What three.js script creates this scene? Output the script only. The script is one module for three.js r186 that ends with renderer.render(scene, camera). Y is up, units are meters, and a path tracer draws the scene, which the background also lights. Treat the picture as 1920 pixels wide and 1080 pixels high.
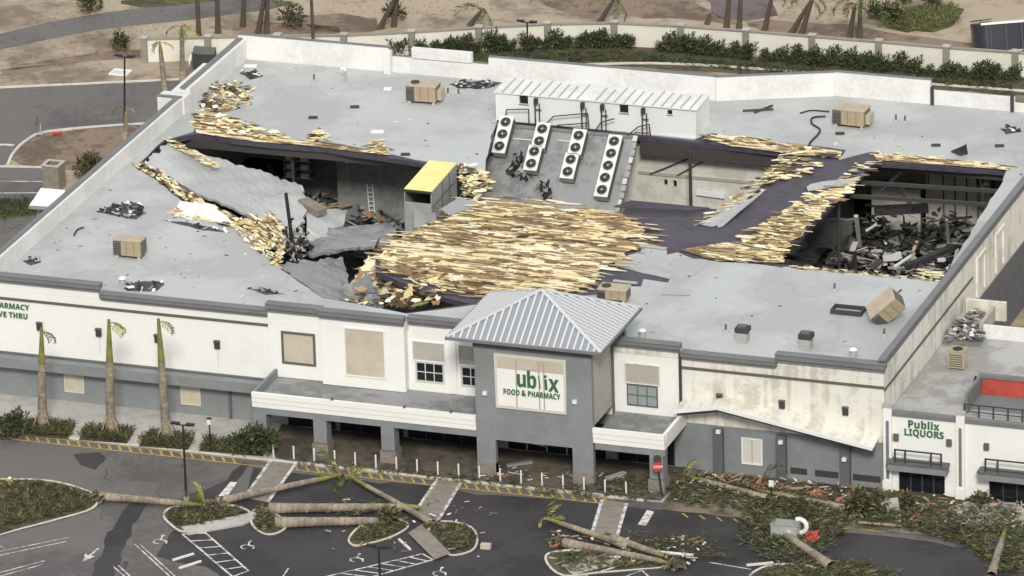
import * as THREE from 'three';
import { mergeGeometries } from 'three/addons/utils/BufferGeometryUtils.js';
import { FontLoader } from 'three/addons/loaders/FontLoader.js';
import { TextGeometry } from 'three/addons/geometries/TextGeometry.js';

// ---------------------------------------------------------------- camera, sky, sun, exposure
const scene = new THREE.Scene();
const camera = new THREE.PerspectiveCamera(4.75722, 16 / 9, 5, 4000);
camera.position.set(153.867, 188.480, 426.192);
camera.up.set(-0.093427, 0.933170, -0.347082);
camera.lookAt(2.0722, 16.4635, 4.5660);
scene.add(camera);

const renderer = new THREE.WebGLRenderer({ antialias: true });
renderer.setSize(1024, 576);
renderer.toneMapping = THREE.LinearToneMapping;
renderer.toneMappingExposure = 1.68;
renderer.shadowMap.enabled = true;
{ // overcast sky: an even grey dome, a little brighter towards the zenith
  const W = 128, H = 64, d = new Float32Array(W * H * 4);
  for (let j = 0; j < H; j++) for (let i = 0; i < W; i++) {
    const el = Math.max(0, Math.sin(((j + 0.5) / H - 0.5) * Math.PI));
    const v = 0.36 + 0.16 * el, k = (j * W + i) * 4;
    d[k] = v * 0.985; d[k + 1] = v; d[k + 2] = v * 1.03; d[k + 3] = 1;
  }
  const t = new THREE.DataTexture(d, W, H, THREE.RGBAFormat, THREE.FloatType);
  t.mapping = THREE.EquirectangularReflectionMapping; t.minFilter = t.magFilter = THREE.LinearFilter; t.needsUpdate = true;
  scene.background = t; scene.environment = t;
}
const sun = new THREE.DirectionalLight(new THREE.Color(1, 0.965, 0.9), 1.5);
sun.position.set(-8 + 42, 88, -25 + 112); sun.target.position.set(-8, 0, -25);
sun.castShadow = true; sun.shadow.radius = 22; sun.shadow.mapSize.set(4096, 4096);
Object.assign(sun.shadow.camera, { left: -90, right: 90, top: 90, bottom: -90, near: 1, far: 400 });
scene.add(sun, sun.target);

// ---------------------------------------------------------------- helpers
function RNG(s) { return () => { s |= 0; s = s + 0x6D2B79F5 | 0; let t = Math.imul(s ^ s >>> 15, 1 | s); t = t + Math.imul(t ^ t >>> 7, 61 | t) ^ t; return ((t ^ t >>> 14) >>> 0) / 4294967296; }; }
const R = RNG(4711), rr = (a, b, r = R) => a + (b - a) * r();
const V = (x, y, z) => new THREE.Vector3(x, y, z);
const taken = {};
function numbered(n) { const k = taken[n] = (taken[n] ?? -1) + 1; return k ? `${n}_${String(k).padStart(3, '0')}` : n; }
function tag(o, label, category, group, kind) { o.userData = { label, category }; if (group) o.userData.group = group; if (kind) o.userData.kind = kind; return o; }
function shade(o) { o.castShadow = true; o.receiveShadow = true; return o; }
function mesh(name, geo, mat, parent) { const m = shade(new THREE.Mesh(Array.isArray(geo) ? merge(geo) : geo, mat)); m.name = name; parent.add(m); return m; }
function top(name, geo, mat, label, category, group, kind) { const m = mesh(numbered(name), geo, mat, scene); return tag(m, label, category, group, kind); }
function struct(name, geo, mat, label) { const m = mesh(numbered(name), geo, mat, scene); m.userData = { kind: 'structure', label }; return m; }
function thing(name, label, category, group, pos = [0, 0, 0], ry = 0) { const g = new THREE.Group(); g.name = numbered(name); g.position.set(...pos); g.rotation.y = ry; scene.add(g); return tag(g, label, category, group); }
function copy(o, pos, ry = 0, label, sc) { const c = o.clone(); c.name = numbered(o.name.replace(/_\d{3}$/, '')); c.userData = { ...o.userData }; if (label) c.userData.label = label; c.position.set(...pos); c.rotation.set(0, ry, 0); if (sc) c.scale.setScalar(sc); scene.add(c); return c; }
function rebase(g, x, y, z) { g.position.set(x, y, z); for (const c of g.children) c.position.sub(V(x, y, z)); return g; }
function merge(list) { return mergeGeometries(list.map(g => { let q = g.index ? g.toNonIndexed() : g; for (const k of Object.keys(q.attributes)) if (!['position', 'normal', 'uv', 'color'].includes(k)) q.deleteAttribute(k); return q; })); }
// uv in metres from the dominant direction of each face
function uvm(g) {
  if (g.index) g = g.toNonIndexed();
  const p = g.attributes.position, n = p.count, uv = new Float32Array(n * 2), a = V(), b = V(), c = V();
  for (let i = 0; i < n; i += 3) {
    a.fromBufferAttribute(p, i); b.fromBufferAttribute(p, i + 1).sub(a); c.fromBufferAttribute(p, i + 2).sub(a);
    b.cross(c); const x = Math.abs(b.x), y = Math.abs(b.y), z = Math.abs(b.z);
    for (let k = i; k < i + 3; k++) {
      const X = p.getX(k), Y = p.getY(k), Z = p.getZ(k);
      const q = y >= x && y >= z ? [X, -Z] : z >= x ? [X, Y] : [Z, Y];
      uv[k * 2] = q[0]; uv[k * 2 + 1] = q[1];
    }
  }
  g.setAttribute('uv', new THREE.BufferAttribute(uv, 2)); return g;
}
function box(x0, x1, y0, y1, z0, z1) { const g = new THREE.BoxGeometry(Math.abs(x1 - x0), Math.abs(y1 - y0), Math.abs(z1 - z0)); g.translate((x0 + x1) / 2, (y0 + y1) / 2, (z0 + z1) / 2); return uvm(g); }
const vary = (c, r, a = 0.7, b = 1.3) => { const f = a + (b - a) * r(); return c.map(v => v * f); };
const cbox = (w, h, d, x = 0, y = 0, z = 0) => box(x - w / 2, x + w / 2, y - h / 2, y + h / 2, z - d / 2, z + d / 2);
function rod(a, b, r0, r1 = r0, seg = 8) {
  const A = V(...a), B = V(...b), d = B.clone().sub(A), L = d.length();
  const g = new THREE.CylinderGeometry(r1, r0, L, seg); g.translate(0, L / 2, 0);
  g.applyQuaternion(new THREE.Quaternion().setFromUnitVectors(V(0, 1, 0), d.normalize())); g.translate(A.x, A.y, A.z); return g;
}
function beam(a, b, w, h) {
  const A = V(...a), B = V(...b), d = B.clone().sub(A), L = d.length(), g = uvm(new THREE.BoxGeometry(w, h, L));
  const m = new THREE.Matrix4().lookAt(d, V(0, 0, 0), Math.abs(d.y) / L > 0.98 ? V(0, 0, 1) : V(0, 1, 0)); g.applyMatrix4(m);
  g.translate((A.x + B.x) / 2, (A.y + B.y) / 2, (A.z + B.z) / 2); return g;
}
function shapeOf(pts, holes = []) {
  const s = new THREE.Shape(pts.map(p => new THREE.Vector2(p[0], -p[1])));
  for (const h of holes) s.holes.push(new THREE.Path(h.map(p => new THREE.Vector2(p[0], -p[1]))));
  return s;
}
function prism(pts, y0, y1, holes) { const g = new THREE.ExtrudeGeometry(shapeOf(pts, holes), { depth: y1 - y0, bevelEnabled: false }); g.rotateX(-Math.PI / 2); g.translate(0, y0, 0); return uvm(g); }
function sheet(pts, y, holes) { const g = new THREE.ShapeGeometry(shapeOf(pts, holes)); g.rotateX(-Math.PI / 2); g.translate(0, y, 0); return uvm(g); }
// a wall panel drawn in x,y and extruded from z0 to z1
function wallXY(pts, z0, z1, holes = []) {
  const s = new THREE.Shape(pts.map(p => new THREE.Vector2(...p)));
  for (const h of holes) s.holes.push(new THREE.Path(h.map(p => new THREE.Vector2(...p))));
  const g = new THREE.ExtrudeGeometry(s, { depth: Math.abs(z1 - z0), bevelEnabled: false }); g.translate(0, 0, Math.min(z0, z1)); return uvm(g);
}
const rect = (x0, x1, y0, y1) => [[x0, y0], [x1, y0], [x1, y1], [x0, y1]];
function jag(pts, amp, step, seed, closed = true) {
  const r = RNG(seed), o = [], n = pts.length, e = closed ? n : n - 1;
  for (let i = 0; i < e; i++) {
    const a = pts[i], b = pts[(i + 1) % n], L = Math.hypot(b[0] - a[0], b[1] - a[1]), k = Math.max(1, Math.round(L / step));
    for (let j = 0; j < k; j++) { const t = (j + (j ? (r() - 0.5) * 0.7 : 0)) / k; o.push([a[0] + (b[0] - a[0]) * t + (r() - 0.5) * 2 * amp, a[1] + (b[1] - a[1]) * t + (r() - 0.5) * 2 * amp]); }
  }
  if (!closed) o.push(pts[n - 1]);
  return o;
}
// strip of given width along a polyline (for kerbs and lines)
function ribbon(pts, w) {
  const L = [], Q = [];
  for (let i = 0; i < pts.length; i++) {
    const a = pts[Math.max(0, i - 1)], b = pts[Math.min(pts.length - 1, i + 1)]; let dx = b[0] - a[0], dz = b[1] - a[1]; const l = Math.hypot(dx, dz) || 1; dx /= l; dz /= l;
    L.push([pts[i][0] - dz * w / 2, pts[i][1] + dx * w / 2]); Q.unshift([pts[i][0] + dz * w / 2, pts[i][1] - dx * w / 2]);
  }
  return L.concat(Q);
}
function smooth(pts, n = 5, closed = false) { return new THREE.CatmullRomCurve3(pts.map(p => V(p[0], 0, p[1])), closed, 'centripetal').getPoints(n * pts.length).map(p => [p.x, p.z]); }
function noise3(seed) { // cheap smooth noise for bumps
  const r = RNG(seed), c = []; for (let i = 0; i < 9; i++) c.push([rr(-1, 1, r), rr(-1, 1, r), rr(-1, 1, r), r() * 6.28]);
  return (x, y, z) => { let s = 0; for (const [a, b, d, e] of c) s += Math.sin(a * x * 1.7 + b * y * 1.7 + d * z * 1.7 + e); return s / 9; };
}
// four-cornered sheet with real thickness, crumpled by noise
function patch(c00, c10, c11, c01, nu, nv, amp, seed, t = 0.06, edge = 0) {
  const N = noise3(seed), r = RNG(seed + 1), P = [];
  for (let j = 0; j <= nv; j++) for (let i = 0; i <= nu; i++) {
    let u = i / nu, v = j / nv; if (edge && (j === 0 || j === nv)) v += (r() - 0.5) * edge; if (edge && (i === 0 || i === nu)) u += (r() - 0.5) * edge;
    const q = [0, 1, 2].map(k => (c00[k] * (1 - u) + c10[k] * u) * (1 - v) + (c01[k] * (1 - u) + c11[k] * u) * v);
    q[1] += N(q[0] * 1.3, 0, q[2] * 1.3) * amp + N(q[0] * 4, 3, q[2] * 4) * amp * 0.35; P.push(q);
  }
  const pos = [], tri = (a, b, c) => pos.push(...a, ...b, ...c), dn = q => [q[0], q[1] - t, q[2]], at = (i, j) => P[j * (nu + 1) + i];
  const quad = (a, b, c, d) => { tri(a, b, c); tri(a, c, d); };
  for (let j = 0; j < nv; j++) for (let i = 0; i < nu; i++) { const a = at(i, j), b = at(i + 1, j), c = at(i + 1, j + 1), d = at(i, j + 1); quad(a, d, c, b); quad(dn(a), dn(b), dn(c), dn(d)); }
  for (let i = 0; i < nu; i++) { quad(at(i, 0), at(i + 1, 0), dn(at(i + 1, 0)), dn(at(i, 0))); quad(at(i + 1, nv), at(i, nv), dn(at(i, nv)), dn(at(i + 1, nv))); }
  for (let j = 0; j < nv; j++) { quad(at(0, j + 1), at(0, j), dn(at(0, j)), dn(at(0, j + 1))); quad(at(nu, j), at(nu, j + 1), dn(at(nu, j + 1)), dn(at(nu, j))); }
  const g = new THREE.BufferGeometry(); g.setAttribute('position', new THREE.BufferAttribute(new Float32Array(pos), 3)); g.computeVertexNormals(); return uvm(g);
}
const inside = (pts, x, z) => { let c = false; for (let i = 0, j = pts.length - 1; i < pts.length; j = i++) { const a = pts[i], b = pts[j]; if ((a[1] > z) !== (b[1] > z) && x < (b[0] - a[0]) * (z - a[1]) / (b[1] - a[1]) + a[0]) c = !c; } return c; };
function scatter(pts, n, r) { let x0 = 1e9, x1 = -1e9, z0 = 1e9, z1 = -1e9; for (const [x, z] of pts) { x0 = Math.min(x0, x); x1 = Math.max(x1, x); z0 = Math.min(z0, z); z1 = Math.max(z1, z); } const o = []; let k = 0; while (o.length < n && k++ < n * 60) { const x = rr(x0, x1, r), z = rr(z0, z1, r); if (inside(pts, x, z)) o.push([x, z]); } return o; }
// torn pieces: ragged flat chips collected into one geometry with vertex colours
class Chips {
  constructor(seed) { this.r = RNG(seed); this.p = []; this.c = []; }
  add(x, y, z, len, wid, th, yaw, pitch, roll, col, rag = 0.3) {
    const r = this.r, n = 11, base = [], tip = rag > 0.45;
    for (let i = 0; i < n; i++) { const a = (i + (r() - 0.5) * 0.6) / n * 6.283, q = tip ? 0.8 : 0.45, sx = Math.sign(Math.cos(a)) * Math.pow(Math.abs(Math.cos(a)), q), sz = Math.sign(Math.sin(a)) * Math.pow(Math.abs(Math.sin(a)), q * 0.8); base.push([sx * len / 2 * (1 - r() * rag), sz * wid / 2 * (1 - r() * rag)]); }
    const m = new THREE.Matrix4().makeRotationFromEuler(new THREE.Euler(pitch, yaw, roll, 'YXZ')).setPosition(x, y, z);
    const T = base.map(b => V(b[0], th / 2, b[1]).applyMatrix4(m)), B = base.map(b => V(b[0], -th / 2, b[1]).applyMatrix4(m));
    const tri = (a, b, c, k) => { for (const q of [a, b, c]) { this.p.push(q.x, q.y, q.z); this.c.push(col[0] * k, col[1] * k, col[2] * k); } };
    for (let i = 1; i < n - 1; i++) { tri(T[0], T[i + 1], T[i], 1); tri(B[0], B[i], B[i + 1], 1); }
    for (let i = 0; i < n; i++) { const j = (i + 1) % n; tri(T[i], T[j], B[j], 1); tri(T[i], B[j], B[i], 1); }
  }
  geo() { const g = new THREE.BufferGeometry(); g.setAttribute('position', new THREE.BufferAttribute(new Float32Array(this.p), 3)); g.setAttribute('color', new THREE.BufferAttribute(new Float32Array(this.c), 3)); g.computeVertexNormals(); return g; }
}
// ---------------------------------------------------------------- textures and materials
function tileNoise(S, cells, seed, cy = cells) { const r = RNG(seed), g = new Float32Array(cells * cy); for (let i = 0; i < g.length; i++) g[i] = r(); const o = new Float32Array(S * S), s = t => t * t * (3 - 2 * t);
  for (let y = 0; y < S; y++) for (let x = 0; x < S; x++) { const fx = x / S * cells, fy = y / S * cy, x0 = fx | 0, y0 = fy | 0, u = s(fx - x0), v = s(fy - y0), x1 = (x0 + 1) % cells, y1 = (y0 + 1) % cy; o[y * S + x] = (g[y0 * cells + x0] * (1 - u) + g[y0 * cells + x1] * u) * (1 - v) + (g[y1 * cells + x0] * (1 - u) + g[y1 * cells + x1] * u) * v; } return o; }
function tex(S, metres, layers, paint, seed) { // layers: [cells, weight]; paint(n, fineRandom, x, y) -> linear rgb
  const L = layers.map(([c, w, cy], i) => [tileNoise(S, c, seed + i * 17, cy ?? c), w]), d = new Uint8Array(S * S * 4), r = RNG(seed + 5), sr = v => Math.round(255 * Math.min(1, Math.max(0, v <= 0.0031308 ? v * 12.92 : 1.055 * Math.pow(v, 1 / 2.4) - 0.055)));
  for (let i = 0; i < S * S; i++) { let n = 0, w = 0; for (const [a, k] of L) { n += a[i] * k; w += k; } const c = paint(n / w, r(), i % S, i / S | 0, L, i); d[i * 4] = sr(c[0]); d[i * 4 + 1] = sr(c[1]); d[i * 4 + 2] = sr(c[2]); d[i * 4 + 3] = 255; }
  const t = new THREE.DataTexture(d, S, S); t.wrapS = t.wrapT = THREE.RepeatWrapping; t.magFilter = THREE.LinearFilter; t.minFilter = THREE.LinearMipmapLinearFilter; t.generateMipmaps = true; t.colorSpace = THREE.SRGBColorSpace; t.repeat.set(1 / metres, 1 / metres); t.needsUpdate = true; return t;
}
const lerp3 = (a, b, t) => { t = Math.min(1, Math.max(0, t)); return [a[0] + (b[0] - a[0]) * t, a[1] + (b[1] - a[1]) * t, a[2] + (b[2] - a[2]) * t]; };
const ss = (a, b, x) => { x = Math.min(1, Math.max(0, (x - a) / (b - a))); return x * x * (3 - 2 * x); };
const std = (r, g, b, rough = 0.8, o = {}) => { const m = new THREE.MeshStandardMaterial({ roughness: rough, ...o }); m.color.setRGB(r, g, b); return m; };
const texd = (t, rough = 0.85, o = {}) => new THREE.MeshStandardMaterial({ map: t, roughness: rough, ...o });
const mottled = (c, dark, S, metres, seed, gain = 1) => tex(S, metres, [[4, 1], [11, 0.8], [37, 0.7], [101, 0.6]], (n, r) => { const k = lerp3(c, dark, ss(0.3, 0.75, n) * gain * 0.8); const f = 1 + (r - 0.5) * 0.08; return [k[0] * f, k[1] * f, k[2] * f]; }, seed);
const M = {
  sand: texd(tex(1024, 60, [[5, 1], [14, 0.9], [43, 0.6], [130, 0.4]], (n, r, x, y, L, i) => { let k = lerp3([0.4, 0.325, 0.24], [0.19, 0.15, 0.11], ss(0.36, 0.7, n)); k = lerp3(k, [0.17, 0.15, 0.095], ss(0.55, 0.85, L[1][0][i] * 0.5 + L[2][0][i] * 0.3 + L[3][0][i] * 0.2) * 0.6); const f = 0.9 + r * 0.2; return k.map(v => v * f); }, 11), 0.95),
  dirt: texd(tex(512, 14, [[4, 1], [13, 0.9], [47, 0.6]], (n, r) => lerp3([0.24, 0.175, 0.125], [0.13, 0.095, 0.07], ss(0.35, 0.65, n)).map(v => v * (0.85 + r * 0.3)), 12), 0.95),
  mulch: texd(tex(512, 10, [[6, 1], [21, 0.9], [73, 0.8]], (n, r) => lerp3([0.1, 0.085, 0.045], [0.035, 0.03, 0.02], ss(0.35, 0.65, n)).map(v => v * (0.7 + r * 0.6)), 13), 0.95),
  grass: texd(tex(512, 9, [[5, 1], [19, 0.9], [71, 0.8]], (n, r) => lerp3([0.1, 0.115, 0.035], [0.055, 0.05, 0.025], ss(0.35, 0.65, n)).map(v => v * (0.7 + r * 0.6)), 14), 0.95),
  asphalt: texd(tex(1024, 34, [[4, 1], [11, 0.9], [31, 0.5], [120, 0.45]], (n, r, x, y, L, i) => Math.abs(L[1][0][i] * 0.6 + L[2][0][i] * 0.4 - 0.5) < 0.006 && L[0][0][i] > 0.45 ? [0.05, 0.045, 0.045] : lerp3([0.135, 0.124, 0.117], [0.085, 0.078, 0.077], ss(0.4, 0.72, n)).map(v => v * (0.9 + r * 0.2)), 15), 0.62),
  asphaltDark: texd(tex(1024, 30, [[4, 1], [13, 0.9], [41, 0.5], [150, 0.5]], (n, r) => lerp3([0.044, 0.04, 0.043], [0.026, 0.024, 0.027], ss(0.4, 0.66, n)).map(v => v * (0.88 + r * 0.24)), 16), 0.72),
  asphaltRose: texd(tex(512, 16, [[4, 1], [17, 0.6]], (n, r) => lerp3([0.15, 0.115, 0.115], [0.09, 0.07, 0.075], ss(0.4, 0.7, n)).map(v => v * (0.9 + r * 0.2)), 17), 0.8),
  concrete: texd(mottled([0.49, 0.47, 0.435], [0.35, 0.33, 0.3], 512, 9, 18), 0.85),
  muddy: texd(tex(512, 8, [[4, 1], [13, 0.9], [51, 0.6]], (n, r) => lerp3([0.2, 0.17, 0.13], [0.095, 0.085, 0.05], ss(0.35, 0.62, n)).map(v => v * (0.8 + r * 0.4)), 19), 0.9),
  wetMud: texd(tex(512, 8, [[4, 1], [13, 0.9], [51, 0.6]], (n, r) => lerp3([0.15, 0.125, 0.095], [0.075, 0.064, 0.048], ss(0.3, 0.7, n)).map(v => v * (0.85 + r * 0.3)), 71), 0.7),
  paver: texd(tex(512, 4, [[8, 1], [31, 0.8]], (n, r) => lerp3([0.3, 0.26, 0.22], [0.19, 0.165, 0.14], n).map(v => v * (0.85 + r * 0.3)), 20), 0.85),
  kerb: texd(mottled([0.68, 0.65, 0.58], [0.45, 0.42, 0.36], 256, 5, 21), 0.8),
  stucco: texd(mottled([0.85, 0.84, 0.8], [0.78, 0.765, 0.71], 512, 11, 22, 0.8), 0.88),
  stuccoStain: texd(tex(512, 13, [[46, 1, 4], [16, 0.7], [63, 0.5], [5, 0.6]], (n, r) => lerp3([0.76, 0.735, 0.66], [0.55, 0.52, 0.44], ss(0.38, 0.72, n)).map(v => v * (0.96 + r * 0.08)), 23), 0.88),
  beige: texd(mottled([0.56, 0.5, 0.405], [0.47, 0.4, 0.3], 256, 5, 24), 0.88),
  greige: texd(mottled([0.45, 0.425, 0.37], [0.37, 0.345, 0.295], 256, 5, 25), 0.88),
  greyPaint: texd(mottled([0.245, 0.262, 0.262], [0.2, 0.212, 0.212], 512, 7, 26), 0.85),
  greyDark: texd(mottled([0.125, 0.13, 0.135], [0.09, 0.092, 0.095], 256, 6, 27), 0.85),
  trim: texd(mottled([0.195, 0.198, 0.202], [0.16, 0.162, 0.165], 256, 6, 28), 0.8),
  offCream: texd(mottled([0.78, 0.75, 0.66], [0.66, 0.63, 0.53], 512, 9, 48, 0.7), 0.9), greigeDark: texd(mottled([0.3, 0.28, 0.235], [0.22, 0.2, 0.17], 256, 5, 49), 0.9), redCloth: texd(mottled([0.42, 0.06, 0.035], [0.28, 0.04, 0.03], 256, 4, 50), 0.8),
  streak: std(0.62, 0.61, 0.58, 0.9),
  band: std(0.12, 0.11, 0.085, 0.8),
  stone: texd(tex(256, 3, [[9, 1], [31, 0.9]], (n, r) => lerp3([0.3, 0.255, 0.21], [0.17, 0.15, 0.125], n).map(v => v * (0.85 + r * 0.3)), 29), 0.9),
  membrane: texd(tex(1024, 42, [[5, 1], [13, 0.8], [41, 0.35], [150, 0.25]], (n, r, x, y, L, i) => { let k = lerp3([0.485, 0.505, 0.492], [0.4, 0.415, 0.41], ss(0.42, 0.68, n)); const s = (y % 73) < 1 || (x % 256 < 1 && (y / 73 | 0) % 3 === (x / 256 | 0) % 3) ? 0.88 : 1; const p = L[0][0][i] * 0.7 + L[1][0][i] * 0.3; if (p > 0.66 && p < 0.68) k = k.map(v => v * 0.94); return k.map(v => v * s * (0.975 + r * 0.05)); }, 30), 0.6),
  membraneLow: texd(tex(512, 20, [[5, 1], [17, 0.8], [61, 0.4]], (n, r) => lerp3([0.44, 0.435, 0.42], [0.31, 0.3, 0.28], ss(0.42, 0.7, n)).map(v => v * (0.96 + r * 0.08)), 31), 0.7),
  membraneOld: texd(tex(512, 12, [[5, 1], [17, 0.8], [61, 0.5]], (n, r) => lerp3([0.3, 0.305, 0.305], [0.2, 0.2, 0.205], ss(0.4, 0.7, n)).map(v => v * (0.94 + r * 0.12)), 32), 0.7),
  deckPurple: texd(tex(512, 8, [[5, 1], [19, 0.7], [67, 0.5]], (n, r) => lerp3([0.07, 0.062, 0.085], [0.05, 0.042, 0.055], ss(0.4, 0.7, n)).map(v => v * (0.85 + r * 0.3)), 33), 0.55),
  deckBrown: texd(tex(512, 7, [[6, 1], [21, 0.9], [73, 0.6]], (n, r) => lerp3([0.27, 0.19, 0.105], [0.14, 0.095, 0.055], ss(0.35, 0.65, n)).map(v => v * (0.8 + r * 0.4)), 34), 0.9),
  torn: texd(tex(1024, 17, [[9, 1, 52], [26, 0.8, 130], [90, 0.45, 210], [4, 0.6, 7]], (n, r, x, y, L, i) => { const k = n + (r - 0.5) * 0.05, b = L[3][0][i]; let c = k > 0.56 ? [0.82, 0.74, 0.5] : k > 0.5 ? [0.66, 0.54, 0.3] : k > 0.42 ? [0.38, 0.27, 0.13] : [0.17, 0.11, 0.06]; if (b > 0.62 && k < 0.54) c = [0.3, 0.2, 0.11]; return c.map(v => v * (0.86 + r * 0.28)); }, 72), 0.92),
  charred: texd(tex(512, 6, [[6, 1], [21, 0.9], [73, 0.8]], (n, r) => lerp3([0.045, 0.043, 0.042], [0.018, 0.017, 0.017], ss(0.35, 0.65, n)).map(v => v * (0.6 + r * 0.8)), 35), 0.9),
  inWall: texd(mottled([0.7, 0.685, 0.61], [0.5, 0.485, 0.42], 256, 5, 36), 0.9),
  inGrey: texd(mottled([0.27, 0.275, 0.26], [0.16, 0.165, 0.16], 256, 5, 37), 0.9),
  steel: std(0.075, 0.067, 0.065, 0.6, { metalness: 0.3 }),
  steelLight: std(0.4, 0.41, 0.41, 0.5, { metalness: 0.5 }),
  white: std(0.79, 0.79, 0.77, 0.7), offwhite: std(0.62, 0.6, 0.53, 0.8), wornWhite: texd(mottled([0.79, 0.785, 0.76], [0.64, 0.63, 0.6], 512, 9, 38), 0.8),
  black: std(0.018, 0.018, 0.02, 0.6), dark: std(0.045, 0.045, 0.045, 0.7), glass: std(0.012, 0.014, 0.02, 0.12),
  metalRoof: std(0.36, 0.375, 0.395, 0.42, { metalness: 0.45 }), zinc: std(0.66, 0.67, 0.68, 0.45, { metalness: 0.2 }),
  tan: texd(mottled([0.42, 0.34, 0.22], [0.35, 0.275, 0.175], 256, 3, 39), 0.7), tanTop: texd(mottled([0.5, 0.42, 0.32], [0.4, 0.33, 0.25], 256, 3, 40), 0.7), coil: std(0.115, 0.115, 0.11, 0.6),
  yellow: texd(mottled([0.85, 0.8, 0.34], [0.78, 0.7, 0.26], 256, 3, 41), 0.7), unitGrey: texd(mottled([0.42, 0.42, 0.4], [0.3, 0.3, 0.285], 256, 4, 42), 0.6),
  green: std(0.035, 0.14, 0.05, 0.6), red: std(0.5, 0.045, 0.03, 0.6), wood: std(0.36, 0.28, 0.18, 0.85),
  paint: texd(tex(256, 3, [[9, 1], [31, 0.9], [90, 0.7]], (n, r) => lerp3([0.68, 0.66, 0.63], [0.22, 0.21, 0.2], ss(0.5, 0.68, n)).map(v => v * (0.9 + r * 0.2)), 43), 0.8), paintYellow: texd(mottled([0.5, 0.36, 0.1], [0.3, 0.21, 0.09], 256, 4, 44), 0.85),
  chips: new THREE.MeshStandardMaterial({ vertexColors: true, roughness: 0.92 }), leaves: new THREE.MeshStandardMaterial({ vertexColors: true, roughness: 0.85, side: THREE.DoubleSide }),
  trunk: texd(tex(256, 4, [[5, 1], [13, 0.8], [41, 0.5]], (n, r, x, y) => lerp3([0.36, 0.3, 0.225], [0.16, 0.13, 0.1], ss(0.3, 0.75, n) * 0.75 + ((y % 26) < 4 ? 0.4 : 0)).map(v => v * (0.9 + r * 0.2)), 45), 0.9),
  trunkDark: texd(tex(256, 2, [[4, 1], [23, 0.8]], (n, r, x, y) => lerp3([0.11, 0.082, 0.056], [0.05, 0.038, 0.028], n * 0.7 + ((y % 26) < 4 ? 0.4 : 0)).map(v => v * (0.9 + r * 0.2)), 46), 0.9),
  shaft: texd(mottled([0.24, 0.25, 0.06], [0.13, 0.1, 0.035], 128, 1.5, 47), 0.7),
};
// ---------------------------------------------------------------- the setting: ground, roads, pavements
struct('ground', sheet([[-1500, -1500], [1500, -1500], [1500, 1500], [-1500, 1500]], 0), M.sand, 'pale sandy ground with dry brown patches');
struct('parking_lot', sheet([[-140, 1.1], [140, 1.1], [140, 120], [-140, 120]], 0.012), M.asphalt, 'grey asphalt parking lot in front of the stores');
struct('wet_asphalt', sheet(jag([[-18.19, 3.2], [-9.35, 3.02], [2.55, 2.77], [13.45, 2.36], [27.43, 2.43], [38.34, 3.28], [48.27, 15.45], [24.81, 35.31], [3.2, 37.02], [-12.68, 35.22], [-13.63, 21.06], [-19.29, 19.74], [-19.44, 15.4], [-17.58, 8.92]], 0.5, 2.2, 51), 0.018), M.asphaltDark, 'dark wet asphalt across the middle of the parking lot');
for (const [p, s] of [[[[-21.65, 27.52], [-23.97, 16.61], [-24.52, 11.3], [-23.25, 10.44], [-22.88, 14.83], [-21.81, 18.95], [-20.24, 26.18]], 52], [[[-21.6, 9.99], [-19.76, 5.44], [-19.74, 2.15], [-18.93, 2.34], [-18.49, 6.61], [-19.71, 9.67]], 53], [[[-31.89, 3.83], [-30.37, 3], [-29.13, 4.52], [-29.52, 6.07], [-30.75, 5.59]], 54]])
  struct('wet_asphalt', sheet(jag(p, 0.22, 0.9, s), 0.017), M.asphaltDark, 'dark damp streak on the lighter asphalt');
// side road and far road
struct('side_road', sheet([[-84.45, -60.91], [-68.45, -68.1], [-60.32, -71.46], [-54.44, -73.96], [-47.42, -77.18], [-45.98, -61.43], [-49.28, -59.25], [-54.26, -62.41], [-59.78, -59.9], [-60.98, -57.21], [-60.77, -52.31], [-60.96, -48.41], [-75.18, -40.83]], 0.012), M.asphalt, 'asphalt side road west of the store');
struct('side_parking', sheet([[-78.34, -47.67], [-56.97, -51.52], [-51.74, -35.32], [-53.57, -27.05], [-69.1, -27.65]], 0.016), M.asphalt, 'small asphalt parking strip beside the store');
struct('far_road', sheet(smooth([[-83.94, -70.41], [-73.98, -81.06], [-70.84, -85.18], [-65.83, -89.67], [-61.48, -92.25], [-55.76, -96.37]], 4).concat(smooth([[-53.6, -93.27], [-59.91, -88.3], [-65.34, -84.88], [-68.77, -81.42], [-72.35, -77.22], [-82.26, -66.68]], 4)), 0.012), M.asphalt, 'narrow asphalt road crossing the sand');
struct('rear_road', sheet([[-47.14, -81.41], [-40.16, -80.45], [-31.81, -83.33], [-18.84, -86.3], [-7.75, -86.18], [-0.61, -86.69], [13.88, -86.45], [22.02, -85.93], [25.78, -71.42], [-38.33, -58.26]], 0.014), M.asphaltRose, 'pinkish asphalt service lane behind the store');
struct('planting_strip', sheet(jag([[-48.11, -83.96], [-37.48, -86.03], [-22.86, -91.66], [-5.63, -91.69], [12.4, -91.87], [20.4, -92.2], [21.7, -87.17], [13.54, -87.7], [-5.29, -87.1], [-18.93, -86.55], [-27.83, -85.34], [-40.72, -81.97]], 0.3, 2.5, 55), 0.018), M.mulch, 'dark mulch strip along the boundary wall');
struct('bare_earth', sheet(jag(smooth([[-60.61, -52.36], [-60.49, -58.26], [-54.07, -61.93], [-51.43, -59.99], [-52.51, -52.44], [-56.66, -51.34]], 3, true), 0.2, 1.5, 56), 0.02), M.dirt, 'brown earth in the kerbed corner plot');
struct('grass_verge', sheet(jag([[-60.36, -42.76], [-54.8, -44.73], [-51.85, -42.03], [-55.46, -39.83], [-58.72, -38.96]], 0.2, 1.2, 57), 0.022), M.grass, 'green verge beside the small parking strip');
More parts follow.
